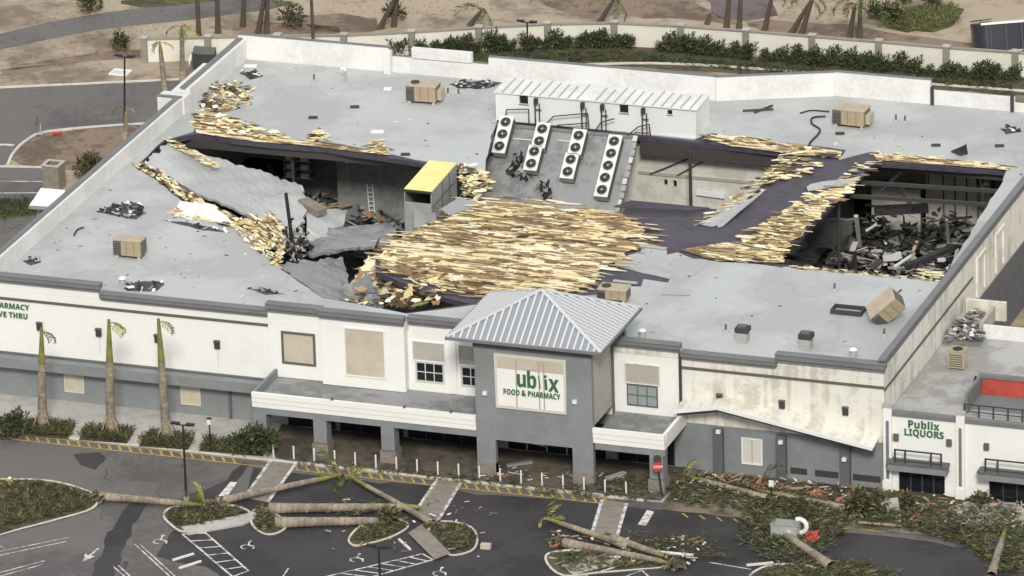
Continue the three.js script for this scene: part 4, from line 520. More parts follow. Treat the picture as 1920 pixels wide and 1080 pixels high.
tear([[-41.88, -11.09], [-40.83, -11.82], [-40.26, -11.06], [-40.92, -10.32]], 8, 228, 'small scraps in the front west corner of the roof');
// single scraps
for (const [px, l, c] of [[[-29.76, -48.94], 'small dark scrap lying on the rear roof', M.dark], [[-32.04, -45.79], 'tiny dark scrap lying above the left collapse', M.dark], [[-22.21, -39.74], 'dark blocky scrap at the edge of the left collapse', M.dark], [[16.34, -52.03], 'dark scrap on the rear right roof', M.dark], [[21.04, -53.15], 'dark scrap near the east parapet on the rear roof', M.dark], [[8.52, -52.7], 'dark scrap in front of the rear tan unit', M.dark]]) { const k = top('roof_scrap', cbox(0.7, 0.14, 0.35), c, l, 'scrap'); k.position.set(px[0], 8.5, px[1]); k.rotation.y = 0.3; }
for (const [p, l, w] of [[[-26.07, -44.08], 'white framed panel lying on the rear roof', 1.0], [[-28.73, -53.6], 'white foam scrap beside the rear tan unit', 0.6], [[-41.19, -55.98], 'white board lying against the rear parapet', 1.0]]) { const k = top('white_board', cbox(w, 0.08, 0.6), M.white, l, 'board'); k.position.set(p[0], 8.48, p[1]); k.rotation.y = 0.2; }
// loose cables
const cable = (pts, label, r = 0.05) => top('roof_cable', new THREE.TubeGeometry(new THREE.CatmullRomCurve3(pts.map(p => V(p[0], 8.5, p[1]))), 40, r, 6), M.black, label, 'cable');
cable([[6.33, -56.14], [5.49, -55.66], [5.76, -54.35], [6.74, -53.23], [6.94, -52.28], [6.91, -50.28], [7.03, -49.33]], 'black cable curling in front of the rear tan unit', 0.08);
cable([[-40, -18.55], [-40.26, -18.02], [-40.05, -16.79]], 'short black curved strip on the west roof', 0.06);
cable([[6.29, -57.27], [4.83, -57.14], [4.21, -56.34]], 'black hose lying behind the rear tan unit', 0.06);
for (const [a, b, l] of [[[-0.21, -55.69], [1.96, -56.64], 'dark pipe lying on the rear roof by the plant room'], [[0.78, -55.57], [1.63, -57.44], 'dark pipe lying askew on the rear roof']]) top('roof_pipe', rod([a[0], 8.52, a[1]], [b[0], 8.52, b[1]], 0.09), M.dark, l, 'pipe');
top('roof_pipe', rod([5.87, 8.5, -16.65], [7.94, 8.5, -16.98], 0.05), M.steelLight, 'thin pale rod lying behind the tower roof', 'pipe');
for (const [a, b, l] of [[[1.67, -18.29], [3.52, -18.23], 'pale board strip behind the tower roof'], [[1.28, -25.66], [3.38, -25.53], 'pale board strip at the torn edge of the roof']]) top('white_board', beam([a[0], 8.5, a[1]], [b[0], 8.5, b[1]], 0.4, 0.06), M.membrane, l, 'board');
// ---------------------------------------------------------------- rooftop machines
function rooftopUnit(label, w, h, d, opt = {}) {
  const g = thing('rooftop_unit', label, 'rooftop unit');
  mesh('cabinet', box(-w / 2, w / 2, 0.22, h - 0.08, -d / 2, d / 2), M.tan, g); mesh('lid', box(-w / 2 - 0.04, w / 2 + 0.04, h - 0.078, h, -d / 2 - 0.04, d / 2 + 0.04), M.tanTop, g);
  mesh('coil_panel', box(-w / 2 - 0.03, -w / 2 + w * 0.27, 0.26, h - 0.12, d / 2 + 0.001, d / 2 + 0.05), M.coil, g);
  for (let i = 0; i < 5; i++) mesh('coil_slat', box(-w / 2, -w / 2 + w * 0.25, 0.34 + i * (h - 0.55) / 5, 0.39 + i * (h - 0.55) / 5, d / 2 + 0.051, d / 2 + 0.08), M.dark, g);
  for (const x of [-0.05, 0.5]) mesh('panel_seam', box(w * x * 0.5, w * x * 0.5 + 0.025, 0.24, h - 0.1, d / 2 + 0.001, d / 2 + 0.015), M.coil, g);
  mesh('side_louvre', box(w / 2 + 0.001, w / 2 + 0.05, 0.3, h - 0.2, -d / 3, d / 3), M.coil, g);
  for (const [x, z] of [[-1, -1], [1, -1], [-1, 1], [1, 1]]) mesh('foot', box(x * (w / 2 - 0.2) - 0.08, x * (w / 2 - 0.2) + 0.08, 0, 0.219, z * (d / 2 - 0.15) - 0.06, z * (d / 2 - 0.15) + 0.06), M.offwhite, g);
  mesh('curb', box(-w / 2 + 0.3, w / 2 - 0.3, 0, 0.21, -d / 2 + 0.3, d / 2 - 0.3), M.dark, g);
  if (opt.fan) { const f = new THREE.CylinderGeometry(0.34, 0.34, 0.1, 18); f.translate(-w * 0.28, h + 0.051, 0); mesh('fan_ring', f, M.dark, g); }
  if (opt.hood) mesh('intake_hood', box(w / 2 + 0.06, w / 2 + 0.4, 0.35, h - 0.35, -d / 3, d / 3), M.tanTop, g);
  return g;
}
const onRoof = (g, x, z, ry = 0) => { g.position.set(x, 8.435, z); g.rotation.y = ry; return g; };
onRoof(rooftopUnit('tan rooftop air unit standing upright on the west roof', 2.1, 1.45, 1.3), -34.39, -14.04);
onRoof(rooftopUnit('tan rooftop air unit with broken top near the rear parapet', 2.35, 1.5, 1.5, { fan: 1, hood: 1 }), -25.03, -51.72, 0.05);
onRoof(rooftopUnit('tan rooftop air unit on the rear right roof', 2.5, 1.45, 1.6, { hood: 1 }), 8.77, -55.02, -0.06);
onRoof(rooftopUnit('tan rooftop air unit behind the metal tower roof', 2.1, 1.0, 1.3, { fan: 1 }), 2.9, -14.85, 0.02);
{ const u = rooftopUnit('tan rooftop air unit tipped over beside its empty curb', 2.3, 1.5, 1.5); u.position.set(23.44, 8.9, -16.26); u.rotation.set(0.3, 0.45, 0.62);
  const c = thing('unit_curb', 'empty black curb frame beside the tipped air unit', 'curb frame', null, [19.88, 8.44, -16.76]); mesh('frame_side', box(-1.15, 1.15, 0, 0.35, 0.5, 0.6), M.dark, c); mesh('frame_side', box(-1.15, 1.15, 0, 0.35, -0.6, -0.5), M.dark, c); mesh('frame_end', box(-1.15, -1.05, 0, 0.35, -0.498, 0.498), M.dark, c); mesh('frame_end', box(1.05, 1.15, 0, 0.35, -0.498, 0.498), M.dark, c); mesh('duct_floor', box(-1.04, 1.04, 0, 0.06, -0.49, 0.49), M.unitGrey, c);
  cable([[20.98, -17.31], [21.35, -18.5], [22.05, -20.45], [22.33, -21.96]], 'black conduit trailing from the tipped air unit', 0.05); }
{ // big unit fallen into the collapse, yellow lid
  const g = thing('fallen_air_handler', 'large grey air handler with a yellow top sunk in the left collapse', 'air handler', null, [-18.17, -34.12].toSpliced(1, 0, 5.35)); g.rotation.set(0.03, 0.02, -0.02);
  mesh('housing', [box(-1.08, -1.02, 0, 3.7, -3, 3), box(1.02, 1.08, 0, 3.7, -3, 3), box(-1.019, 1.019, 0, 3.7, -3, -2.94), box(-1.019, 1.019, 0, 0.08, -2.939, 3)], M.unitGrey, g); mesh('end_panel', box(-1.019, 1.019, 0.081, 2.8, 2.94, 3), M.unitGrey, g); mesh('lid', box(-1.1, 1.1, 3.72, 3.81, -3.02, 3.02), M.yellow, g);
  for (const y of [1.2, 2.5]) mesh('panel_seam', box(1.081, 1.13, y, y + 0.05, -2.5, 2.5), M.coil, g); for (const z of [-1.2, 0.5]) mesh('panel_seam', box(1.081, 1.14, 0.1, 3.65, z, z + 0.05), M.coil, g); mesh('lid_edge', box(-1.12, 1.12, 3.64, 3.83, 3.041, 3.08), M.dark, g);
  for (const [a, b, c, d, s, l] of [[[-17.87, 8, -29.87], [-16.42, 8.3, -28.47], [-15.38, 7.6, -26.93], [-17.22, 7.4, -27.81], 131, 'crumpled sheet metal duct end below the air handler'], [[-16.36, 8.2, -28.29], [-15.4, 8.8, -27.59], [-14.78, 8.2, -26.25], [-15.73, 7.8, -26.52], 132, 'bent sheet metal flap leaning on the air handler'], [[-15.16, 8.9, -28.08], [-14.41, 9.2, -30.29], [-12.96, 8.6, -30.69], [-14.45, 8.5, -27.97], 133, 'pale bent metal sheet reaching from the air handler to the insulation']]) top('bent_sheet', patch(a, b, c, d, 6, 6, 0.15, s, 0.04, 0.03), M.steelLight, l, 'sheet metal'); }
// condensers in rows on the collapsed section
function condenser(x, v, nf, group, label, hl) {
  const g = thing('condenser_unit', label, 'condenser unit', group); const cs = Math.cos(TILT), sn = Math.sin(TILT);
  g.position.set(x, 8.43 - v * sn, -48.4 + v * cs); g.rotation.x = TILT; const L = nf * 1.06, H = 0.92;
  mesh('housing', box(-0.5, 0.5, 0.2, H, 0, L), M.steelLight, g); mesh('top_panel', box(-0.55, 0.55, H + 0.001, H + 0.05, -0.04, L + 0.04), M.white, g);
  mesh('coil_panel', box(0.501, 0.53, 0.25, H - 0.08, 0.06, L - 0.06), M.coil, g); mesh('end_panel', box(-0.46, 0.46, 0.25, H - 0.06, L + 0.001, L + 0.04), M.unitGrey, g);
  for (const [a, b] of [[-0.45, 0.1], [0.35, 0.1], [-0.45, L - 0.2], [0.35, L - 0.2]]) mesh('leg', box(a, a + 0.1, 0.001, 0.2, b, b + 0.1), M.steel, g);
  for (let i = 0; i < nf; i++) { const z = (i + 0.5) * 1.06, c = new THREE.CylinderGeometry(0.41, 0.41, 0.05, 24); c.translate(0, H + 0.076, z); const f = mesh('painted_fan_well', c, M.black, g); const t = new THREE.TorusGeometry(0.42, 0.03, 6, 24); t.rotateX(Math.PI / 2); t.translate(0, H + 0.1, z); mesh('fan_guard', t, M.offwhite, f);  // solid black disc, its colour painted for the dark hollow of the well
    mesh('fan_blade', [0, 1, 2, 3].map(k => { const b = new THREE.BoxGeometry(0.34, 0.015, 0.13); b.rotateX(0.3); b.translate(0.2, H + 0.12, 0); b.rotateY(k * Math.PI / 2 + 0.4 * i); b.translate(0, 0, z); return b; }), M.steel, f); const hub = new THREE.CylinderGeometry(0.09, 0.09, 0.05, 12); hub.translate(0, H + 0.13, z); mesh('fan_hub', hub, M.unitGrey, f); }
  return g;
}
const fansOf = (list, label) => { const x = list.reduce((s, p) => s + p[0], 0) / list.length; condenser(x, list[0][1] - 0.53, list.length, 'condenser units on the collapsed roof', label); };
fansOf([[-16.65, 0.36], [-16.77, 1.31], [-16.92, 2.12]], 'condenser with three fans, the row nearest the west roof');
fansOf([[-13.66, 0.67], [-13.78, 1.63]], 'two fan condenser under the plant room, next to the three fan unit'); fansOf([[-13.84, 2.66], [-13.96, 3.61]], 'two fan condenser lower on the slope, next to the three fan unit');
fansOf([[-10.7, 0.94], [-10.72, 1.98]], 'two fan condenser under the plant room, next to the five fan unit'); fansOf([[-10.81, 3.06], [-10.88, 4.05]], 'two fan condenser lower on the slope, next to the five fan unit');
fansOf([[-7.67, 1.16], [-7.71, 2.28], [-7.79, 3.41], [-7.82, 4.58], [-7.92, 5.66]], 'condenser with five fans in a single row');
{ const slab = (x, v, n = 0) => [x, 8.43 - v * Math.sin(TILT) + n * Math.cos(TILT), -48.4 + v * Math.cos(TILT) + n * Math.sin(TILT)]; const C = new Chips(140), r = C.r;
  for (const [x, v] of [[-14.96, 4.15], [-15.38, 4.19], [-12.72, 5.33], [-12.37, 5.9], [-14.26, 4.31], [-15.3, 3.25]]) for (let i = 0; i < 11; i++) { const q = slab(x + (r() - 0.5) * 0.9, v + (r() - 0.5) * 0.8, 0.2 + r() * 0.7); C.add(...q, rr(0.3, 0.9, r), rr(0.12, 0.4, r), 0.06, r() * 6, r() * 3, r() * 3, r() < 0.75 ? [0.03, 0.03, 0.03] : [0.35, 0.34, 0.32]); }
  top('broken_fittings', C.geo(), M.chips, 'black broken fittings scattered below the condensers', 'debris', null, 'stuff'); }
// vents
function vent(x, z, label, kind) { const g = thing('roof_vent', label, 'roof vent', null, [x, 8.435, z]);
  if (kind === 'box') { mesh('curb', box(-0.38, 0.38, 0, 0.75, -0.38, 0.38), M.unitGrey, g); mesh('hood', box(-0.48, 0.48, 0.752, 1.1, -0.45, 0.45), M.dark, g); mesh('hood_cap', box(-0.3, 0.3, 1.102, 1.2, -0.3, 0.3), M.coil, g); }
  else if (kind === 'cap') { mesh('pipe', rod([0, 0, 0], [0, 0.45, 0], 0.25, 0.22, 14), M.unitGrey, g); const d = new THREE.SphereGeometry(0.3, 14, 6, 0, 6.29, 0, 1.57); d.scale(1, 0.6, 1); d.translate(0, 0.46, 0); mesh('cap', d, M.white, g); }
  else if (kind === 'goose') { mesh('pipe', rod([0, 0, 0], [0, 0.85, 0], 0.1), M.unitGrey, g); mesh('bend', new THREE.TubeGeometry(new THREE.CatmullRomCurve3([V(0, 0.84, 0), V(-0.06, 1.0, 0), V(-0.26, 1.02, 0), V(-0.34, 0.86, 0)]), 12, 0.12, 8), M.white, g); }
  else { mesh('flashing', rod([0, 0, 0], [0, 0.16, 0], 0.3, 0.1, 12), M.unitGrey, g); mesh('pipe', rod([0, 0.15, 0], [0, 0.55, 0], 0.08), M.coil, g); } }
vent(18.99, -9.45, 'tall square roof vent with a dark hood near the front corner', 'box'); vent(22.65, -8.75, 'round roof vent with domed white cap near the front corner', 'cap'); vent(7.13, -8.38, 'low roof vent with white cap beside the tower roof', 'cap'); vent(14.29, -9.46, 'dark squat roof vent on the front roof', 'box'); vent(12.56, -10.92, 'small pipe vent beside the dark squat vent', 'pipe'); vent(-32.65, -54.65, 'bent white gooseneck vent by the rear parapet', 'goose'); vent(-35.06, -54.02, 'small pipe vent left of the gooseneck vent', 'pipe'); vent(17.69, -20.71, 'small pipe vent in front of the burnt out opening', 'pipe'); vent(23.66, -13.07, 'small pipe vent near the east parapet', 'pipe'); vent(-22.82, -53.59, 'pipe vent right of the broken rear unit', 'pipe'); vent(-23.71, -53.61, 'pipe vent touching the shade of the broken rear unit', 'pipe'); vent(11.85, -56.58, 'slim pipe vent right of the rear tan unit', 'pipe'); vent(12.59, -56.53, 'second slim pipe vent right of the rear tan unit', 'pipe'); vent(-32.72, -8.37, 'white capped vent beside the rectangular tear', 'cap');
// ---------------------------------------------------------------- wreckage inside the openings
{ const C = new Chips(150), r = C.r, put = (poly, n, y0, y1, pal) => { for (const [x, z] of scatter(poly, n, r)) C.add(x, rr(y0, y1, r) * r(), z, rr(0.3, 1.6, r), rr(0.1, 0.6, r), rr(0.03, 0.12, r), r() * 6.3, (r() - 0.5) * 1.6, (r() - 0.5) * 1.2, vary(pick(pal, r), r)); };
  put([[9.5, -60], [25, -60], [25, -39], [9.5, -39]], 1500, 0.2, 2.6, [[0.05, 0.048, 0.046], [0.03, 0.03, 0.03], [0.12, 0.115, 0.11], [0.08, 0.075, 0.07], [0.3, 0.29, 0.27]]);
  put([[12, -46.5], [22, -46], [21.5, -40.5], [11, -41.5]], 260, 0.8, 3.4, [[0.6, 0.58, 0.55], [0.42, 0.41, 0.39], [0.1, 0.1, 0.1], [0.2, 0.19, 0.18]]);
  const m = top('burnt_wreckage', C.geo(), M.chips, 'black charred wreckage filling the floor of the right opening', 'wreckage', null, 'stuff');
  const D = new Chips(151), q = D.r; for (const [x, z] of scatter([[-40, -52], [-19, -52], [-14, -40], [-30, -36]], 900, q)) D.add(x, rr(0.2, 2.2, q) * q(), z, rr(0.3, 1.5, q), rr(0.15, 0.6, q), rr(0.04, 0.14, q), q() * 6.3, (q() - 0.5) * 1.3, (q() - 0.5), pick([[0.16, 0.15, 0.14], [0.09, 0.085, 0.08], [0.3, 0.28, 0.25], [0.38, 0.2, 0.08], [0.05, 0.05, 0.05], [0.5, 0.48, 0.44]], q));
  top('store_wreckage', D.geo(), M.chips, 'jumbled stock and ceiling wreckage on the floor of the left collapse', 'wreckage', null, 'stuff'); }
const beams = [[[12.31, 5.2, -44.14], [11.68, 1.6, -47.11], M.offwhite, 0.3], [[14.71, 7.6, -48.9], [12.12, 4.5, -51.46], M.steelLight, 0.22], [[12.43, 3.2, -46.48], [13.2, 3.8, -46.34], M.white, 0.26], [[18.84, 4.8, -46.15], [18.59, 2.2, -47.55], M.steelLight, 0.24], [[17.8, 2.2, -47.1], [18.72, 2.4, -47.27], M.steelLight, 0.22], [[16.81, 3.4, -39.12], [17.34, 3.4, -41.59], M.white, 0.2], [[15.54, 2.4, -47.37], [17.57, 2.2, -46.57], M.steel, 0.3], [[16.51, 2.4, -45.03], [16.63, 3, -45.78], M.tan, 0.22], [[11.65, 3.6, -38.58], [11.46, 3.2, -46.22], M.steel, 0.22], [[10.68, 3.5, -46.02], [11.93, 3.9, -45.37], M.steelLight, 0.16], [[14.95, 2.6, -42.89], [16.12, 2.9, -42.62], M.white, 0.7], [[12.21, 2.8, -43.96], [13.98, 3, -38.29], M.black, 0.3], [[17.04, 7.8, -49.57], [16.75, 6.4, -51.62], M.white, 0.14], [[16.37, 7.7, -48.69], [17.77, 7.9, -49.23], M.steelLight, 0.12], [[20.82, 6.6, -49.7], [21.36, 7, -50.78], M.steelLight, 0.2], [[20.22, 4.2, -45.81], [22.22, 4.6, -45.24], M.steelLight, 0.2], [[18.25, 4.2, -37.33], [20.68, 4.4, -41.85], M.charred, 0.5], [[8.66, 3, -41.52], [10.5, 3, -43.78], M.steel, 0.24], [[8.61, 4, -37.61], [11.25, 4, -37.16], M.charred, 0.4], [[12.42, 4, -48.7], [16.18, 4, -50.3], M.charred, 0.8], [[15.94, 5.4, -51.17], [16.6, 7.8, -49.2], M.dark, 0.12], [[21.18, 7, -50.49], [20.67, 3.5, -51.68], M.dark, 0.12], [[19.86, 7, -50.75], [19.81, 3.5, -52.06], M.dark, 0.1]];
{ const q = RNG(555); for (let i = 0; i < 26; i++) { const x = rr(10.5, 23.5, q), z = rr(-56, -41, q), y = rr(0.6, 2.6, q), t = q() * 3.1, l = rr(1.2, 4.2, q); beams.push([[x, y, z], [x + Math.cos(t) * l, Math.max(0.3, y + rr(-1.6, 2.6, q)), z + Math.sin(t) * l], pick([M.steel, M.charred, M.steelLight, M.dark, M.greige], q), rr(0.1, 0.28, q)]); } }
top('wall_remnant', patch([7.92, 5.4, -41.58], [12.12, 5, -44.05], [11.24, 1.5, -46.31], [6.88, 2.6, -44.27], 10, 6, 0.15, 117, 0.12, 0.05), M.inGrey, 'grey buckled wall sheet on the left side of the burnt out opening', 'wall sheet');
for (const [a, b, m, w] of beams) top('fallen_beam', beam(a, b, w, w * 0.7), m, 'bent beam or duct lying in the burnt out opening', 'beam', 'beams fallen in the burnt out opening');
top('standing_post', rod([-25.71, 4.8, -24.83], [-26.39, 10.1, -25.3], 0.16, 0.14), M.black, 'dark steel post standing in the left collapse', 'post');
top('broken_block', beam([-29.08, 5.6, -35.36], [-27.14, 5.2, -34.46], 1.0, 0.5), M.stone, 'brown broken wall block at the end of the long sagging panel', 'block');
{ const C = new Chips(160), r = C.r; for (const [x, z] of scatter([[-29.14, -29.67], [-27.35, -28.37], [-25.19, -27.77], [-23.95, -21.12], [-26.29, -22.8]], 150, r)) C.add(x, rr(5, 6.8, r), z, rr(0.2, 1.0, r), rr(0.1, 0.4, r), 0.06, r() * 6, r() * 3, r() * 3, pick([[0.03, 0.03, 0.03], [0.3, 0.29, 0.28], [0.6, 0.58, 0.54], [0.08, 0.07, 0.06]], r)); top('twisted_fittings', C.geo(), M.chips, 'twisted black fittings round the standing post', 'debris', null, 'stuff'); }
{ const g = thing('ladder', 'white ladder standing inside the left collapse', 'ladder', null, [-27.42, 1, -45.8]); for (const x of [-0.22, 0.22]) mesh('rail', box(x - 0.05, x + 0.05, 0, 2.3, -0.03, 0.03), M.offwhite, g); for (let i = 0; i < 6; i++) mesh('rung', box(-0.17, 0.17, 0.2 + i * 0.36, 0.26 + i * 0.36, -0.02, 0.02), M.white, g); g.rotation.set(-0.12, 0, 0.1);
  const f = thing('display_frame', 'red display frame beside the white ladder', 'display', null, [-27.15, 1, -46.86]); mesh('panel', box(-0.4, 0.4, 0, 2.0, -0.06, 0.06), M.red, f); mesh('base', box(-0.5, 0.5, -0.2, -0.002, -0.2, 0.2), M.dark, f);
  const s = thing('shelf_unit', 'pale shelf unit deep inside the left collapse', 'shelf unit', null, [-33.68, 3, -46.59]); mesh('back_panel', box(-1.2, 1.2, 0, 2, -0.3, -0.25), M.dark, s); for (let i = 0; i < 3; i++) { mesh('shelf', box(-1.2, 1.2, 0.1 + i * 0.7, 0.16 + i * 0.7, -0.249, 0.3), M.steelLight, s); for (const x of [-0.7, 0.5]) mesh('carton', box(x - 0.3, x + 0.3, 0.162 + i * 0.7, 0.5 + i * 0.7, -0.2, 0.25), M.offwhite, s); } }
{ const C = new Chips(170), r = C.r; for (const [x, z] of scatter([[-41.5, -7], [25, -7], [25, -57], [-41.5, -57]], 330, r)) { if (inside(tearBig, x, z) || (x > -19 && x < -1 && z < -48)) continue; C.add(x, 8.45, z, rr(0.1, 0.45, r), rr(0.05, 0.2, r), 0.03, r() * 6, (r() - 0.5) * 0.3, 0, vary(pick([[0.06, 0.06, 0.06], [0.3, 0.29, 0.27], [0.7, 0.68, 0.62], [0.4, 0.3, 0.16], [0.2, 0.2, 0.2]], r), r)); } top('roof_scatter', C.geo(), M.chips, 'small scraps scattered thinly over the intact roofing', 'debris', null, 'stuff'); }
{ const q = RNG(556); for (let i = 0; i < 16; i++) { const x = rr(-34, -19, q), z = rr(-47, -38, q), y = rr(0.8, 3.2, q), t = q() * 3.1, l = rr(1.2, 3.6, q); top('fallen_beam', beam([x, y, z], [x + Math.cos(t) * l, Math.max(0.3, y + rr(-1.2, 1.8, q)), z + Math.sin(t) * l], rr(0.08, 0.25, q), rr(0.06, 0.15, q)), pick([M.steel, M.steelLight, M.greige, M.dark, M.wood], q), 'bent beam or duct lying in the left collapse', 'beam', 'beams fallen in the left collapse'); } }
// ---------------------------------------------------------------- boundary wall behind the lane
{
  const w = thing('boundary_wall', 'long pale boundary wall with grey posts behind the service lane', 'wall'); const pts = [[-59.32, -77.47], [-54.28, -79.2], [-48.82, -81.05], [-43.47, -82.58], [-38.27, -84.77], [-33.21, -87.22], [-27.96, -89.57], [-22.66, -91.23], [-17.03, -91.84], [-11.43, -92.03], [-5.73, -92.11], [-0.03, -92.2], [5.76, -92.18], [11.53, -92.44], [17.2, -92.41]];
  for (let i = 0; i < pts.length - 1; i++) { const a = pts[i], b = pts[i + 1]; const p = mesh('wall_panel', beam([a[0], 0.97, a[1]], [b[0], 0.97, b[1]], 0.2, 1.94), M.offCream, w); mesh('coping', beam([a[0], 2.0, a[1]], [b[0], 2.0, b[1]], 0.36, 0.13), M.greigeDark, p); }
  for (const p of pts) { const q = mesh('post', box(p[0] - 0.28, p[0] + 0.28, 0, 2.1, p[1] - 0.22, p[1] + 0.24), M.greigeDark, w); mesh('post_cap', box(p[0] - 0.33, p[0] + 0.33, 2.102, 2.2, p[1] - 0.3, p[1] + 0.32), M.concrete, q); }
  rebase(w, pts[7][0], 0, pts[7][1]);
}
// ---------------------------------------------------------------- attached row of small shops
{
  const zf = -5.2, x0 = 25.96, xe = 60, shop = thing('shop_row', 'low white shop row with a liquor store joined to the grocery store', 'shops'), S = (n, g, m) => mesh(n, g, m, shop);
  S('front_wall', wallXY(rect(x0, xe, 0, 5.75), zf - 0.3, zf, [rect(26.95, 30.3, 0.001, 2.0), rect(33.5, 37.5, 0.001, 2.0)]), M.stucco); S('roof', box(x0, xe, 5.1, 5.45, -24.2, zf - 0.301), M.membraneLow); S('rear_wall', box(x0 + 0.2, xe, 0, 5.1, -24.2, -23.9), M.stuccoStain); S('parapet_cap', box(x0, xe, 5.752, 6.05, zf - 0.4, zf + 0.12), M.trim);
  for (const x of [26.22, 31.5, 38.5]) { const p = S('pilaster', box(x - 0.3, x + 0.3, 0, 6.4, zf + 0.001, zf + 0.25), M.stucco); mesh('inlay', box(x - 0.11, x + 0.11, 1.0, 5.4, zf + 0.251, zf + 0.27), M.trim, p); mesh('pilaster_cap', box(x - 0.36, x + 0.36, 6.402, 6.6, zf - 0.1, zf + 0.32), M.greige, p); mesh('plinth', box(x - 0.36, x + 0.36, 0, 0.85, zf + 0.28, zf + 0.34), M.stucco, p); }
  for (const [a, b] of [[26.95, 30.3], [33.5, 37.5]]) {
    const d = S('shop_door', box(a, b, 0.02, 2.0, zf - 0.28, zf - 0.2), M.glass); for (let i = 0; i <= 4; i++) { const x = a + (b - a) * i / 4; mesh('door_frame', box(x - 0.05, x + 0.05, 0.02, 1.99, zf - 0.199, zf - 0.1), M.dark, d); }
    const k = S('awning', box(a - 0.55, b + 0.35, 1.95, 2.45, zf + 0.001, zf + 0.95), M.greyPaint); mesh('awning_edge', box(a - 0.6, b + 0.4, 2.452, 2.6, zf + 0.001, zf + 1.02), M.greyDark, k);
    const r = S('balcony_rail', [box(a - 0.05, b + 0.05, 3.5, 3.6, zf + 0.85, zf + 0.93), box(a - 0.05, b + 0.05, 2.75, 2.82, zf + 0.85, zf + 0.93)], M.dark); for (let i = 0; i < 4; i++) { const x = a + [0, 0.22, 0.78, 1][i] * (b - a); mesh('rail_post', box(x - 0.06, x + 0.06, 2.601, 3.6, zf + 0.84, zf + 0.94), M.dark, r); }
  }
  for (const x of [26.8, 30.65, 33.35]) S('wall_lamp', box(x - 0.18, x + 0.18, 3.9, 4.4, zf + 0.001, zf + 0.2), M.band);
  const sg = S('sign_rail', box(27.5, 30, 4.48, 4.52, zf + 0.001, zf + 0.03), M.stucco); letters(sg, 'Publix', 27.62, 4.98, zf + 0.03, 0.56, M.green, 'sign_letter', { sp: 1.0 }); letters(sg, 'LIQUORS', 27.35, 4.38, zf + 0.03, 0.5, M.green, 'sign_letter', { sp: 0.98 });
  // things built on its roof: rear screen walls and a framed roof well
  S('screen_wall', box(28.5, 45, 5.46, 6.5, -21.9, -21.7), M.wornWhite); S('screen_wall', box(26.2, 29.2, 5.46, 6.9, -25.6, -25.3), M.stuccoStain); S('screen_wall', box(28.2, 28.45, 5.46, 6.6, -25.2, -21.7), M.greige);
  S('roof_well', [box(31.1, 31.3, 5.46, 6.9, -11.6, -7.6), box(31.1, 45, 6.75, 7.0, -11.6, -11.2), box(31.31, 45, 5.46, 5.62, -10.9, -8.5)], M.trim); S('well_lining', patch([31.4, 6.74, -11.3], [45, 6.74, -11.3], [45, 5.66, -10.9], [31.4, 5.66, -10.9], 18, 5, 0.06, 301, 0.05), M.redCloth);
  const r = S('roof_rail', [box(31.2, 45, 6.36, 6.44, -7.0, -6.92), box(31.2, 45, 5.85, 5.9, -7.0, -6.92)], M.dark); for (let i = 0; i < 10; i++) mesh('rail_post', box(31.2 + i * 1.05, 31.3 + i * 1.05, 5.46, 6.36, -7.02, -6.9), M.dark, r);
  rebase(shop, 33, 0, -14);
}
{ const g = thing('small_condenser', 'small square condenser with top fan on the low shop roof', 'condenser unit', null, [28.26, 5.46, -15.89]); mesh('housing', box(-0.6, 0.6, 0.1, 1.3, -0.55, 0.55), M.tanTop, g); for (let i = 0; i < 6; i++) mesh('louvre', box(-0.5, 0.5, 0.22 + i * 0.17, 0.3 + i * 0.17, 0.551, 0.58), M.coil, g); mesh('lid', box(-0.64, 0.64, 1.302, 1.37, -0.6, 0.6), M.tan, g); const c = new THREE.CylinderGeometry(0.36, 0.36, 0.05, 20); c.translate(0, 1.4, 0); mesh('fan_ring', c, M.black, g); mesh('foot', box(-0.5, 0.5, 0, 0.099, -0.4, 0.4), M.dark, g); }
{ const g = thing('roof_exhaust', 'bent metal exhaust by the rail of the low shop roof', 'exhaust', null, [30.07, 5.46, -12.79]); mesh('base', box(-0.35, 0.35, 0, 0.3, -0.35, 0.35), M.unitGrey, g); mesh('hood', box(-0.4, 0.3, 0.302, 0.55, -0.4, 0.3), M.steelLight, g); mesh('pipe', rod([0.25, 0.3, 0.1], [0.42, 0.75, 0.1], 0.09), M.dark, g); }
{ const C = new Chips(310), r = C.r; for (const [x, z] of scatter([[26.16, -20.35], [26.29, -23.44], [26.96, -26.04], [28.15, -23.61], [28.63, -20.48], [27, -19.5]], 160, r)) C.add(x, 5.5 + r() * 0.8, z, rr(0.3, 1.1, r), rr(0.15, 0.5, r), 0.08, r() * 6, (r() - 0.5) * 1.6, r() - 0.5, pick([[0.2, 0.2, 0.19], [0.32, 0.24, 0.2], [0.7, 0.69, 0.65], [0.1, 0.1, 0.1], [0.3, 0.31, 0.3]], r)); top('roof_rubble', C.geo(), M.chips, 'rubble heap against the tall wall on the low shop roof', 'rubble', null, 'stuff'); }
top('fallen_slab', beam([26.05, 5.6, -20.06], [28.72, 5.6, -20.14], 0.25, 0.3), M.trim, 'grey fallen coping slab in front of the rubble on the low roof', 'slab');
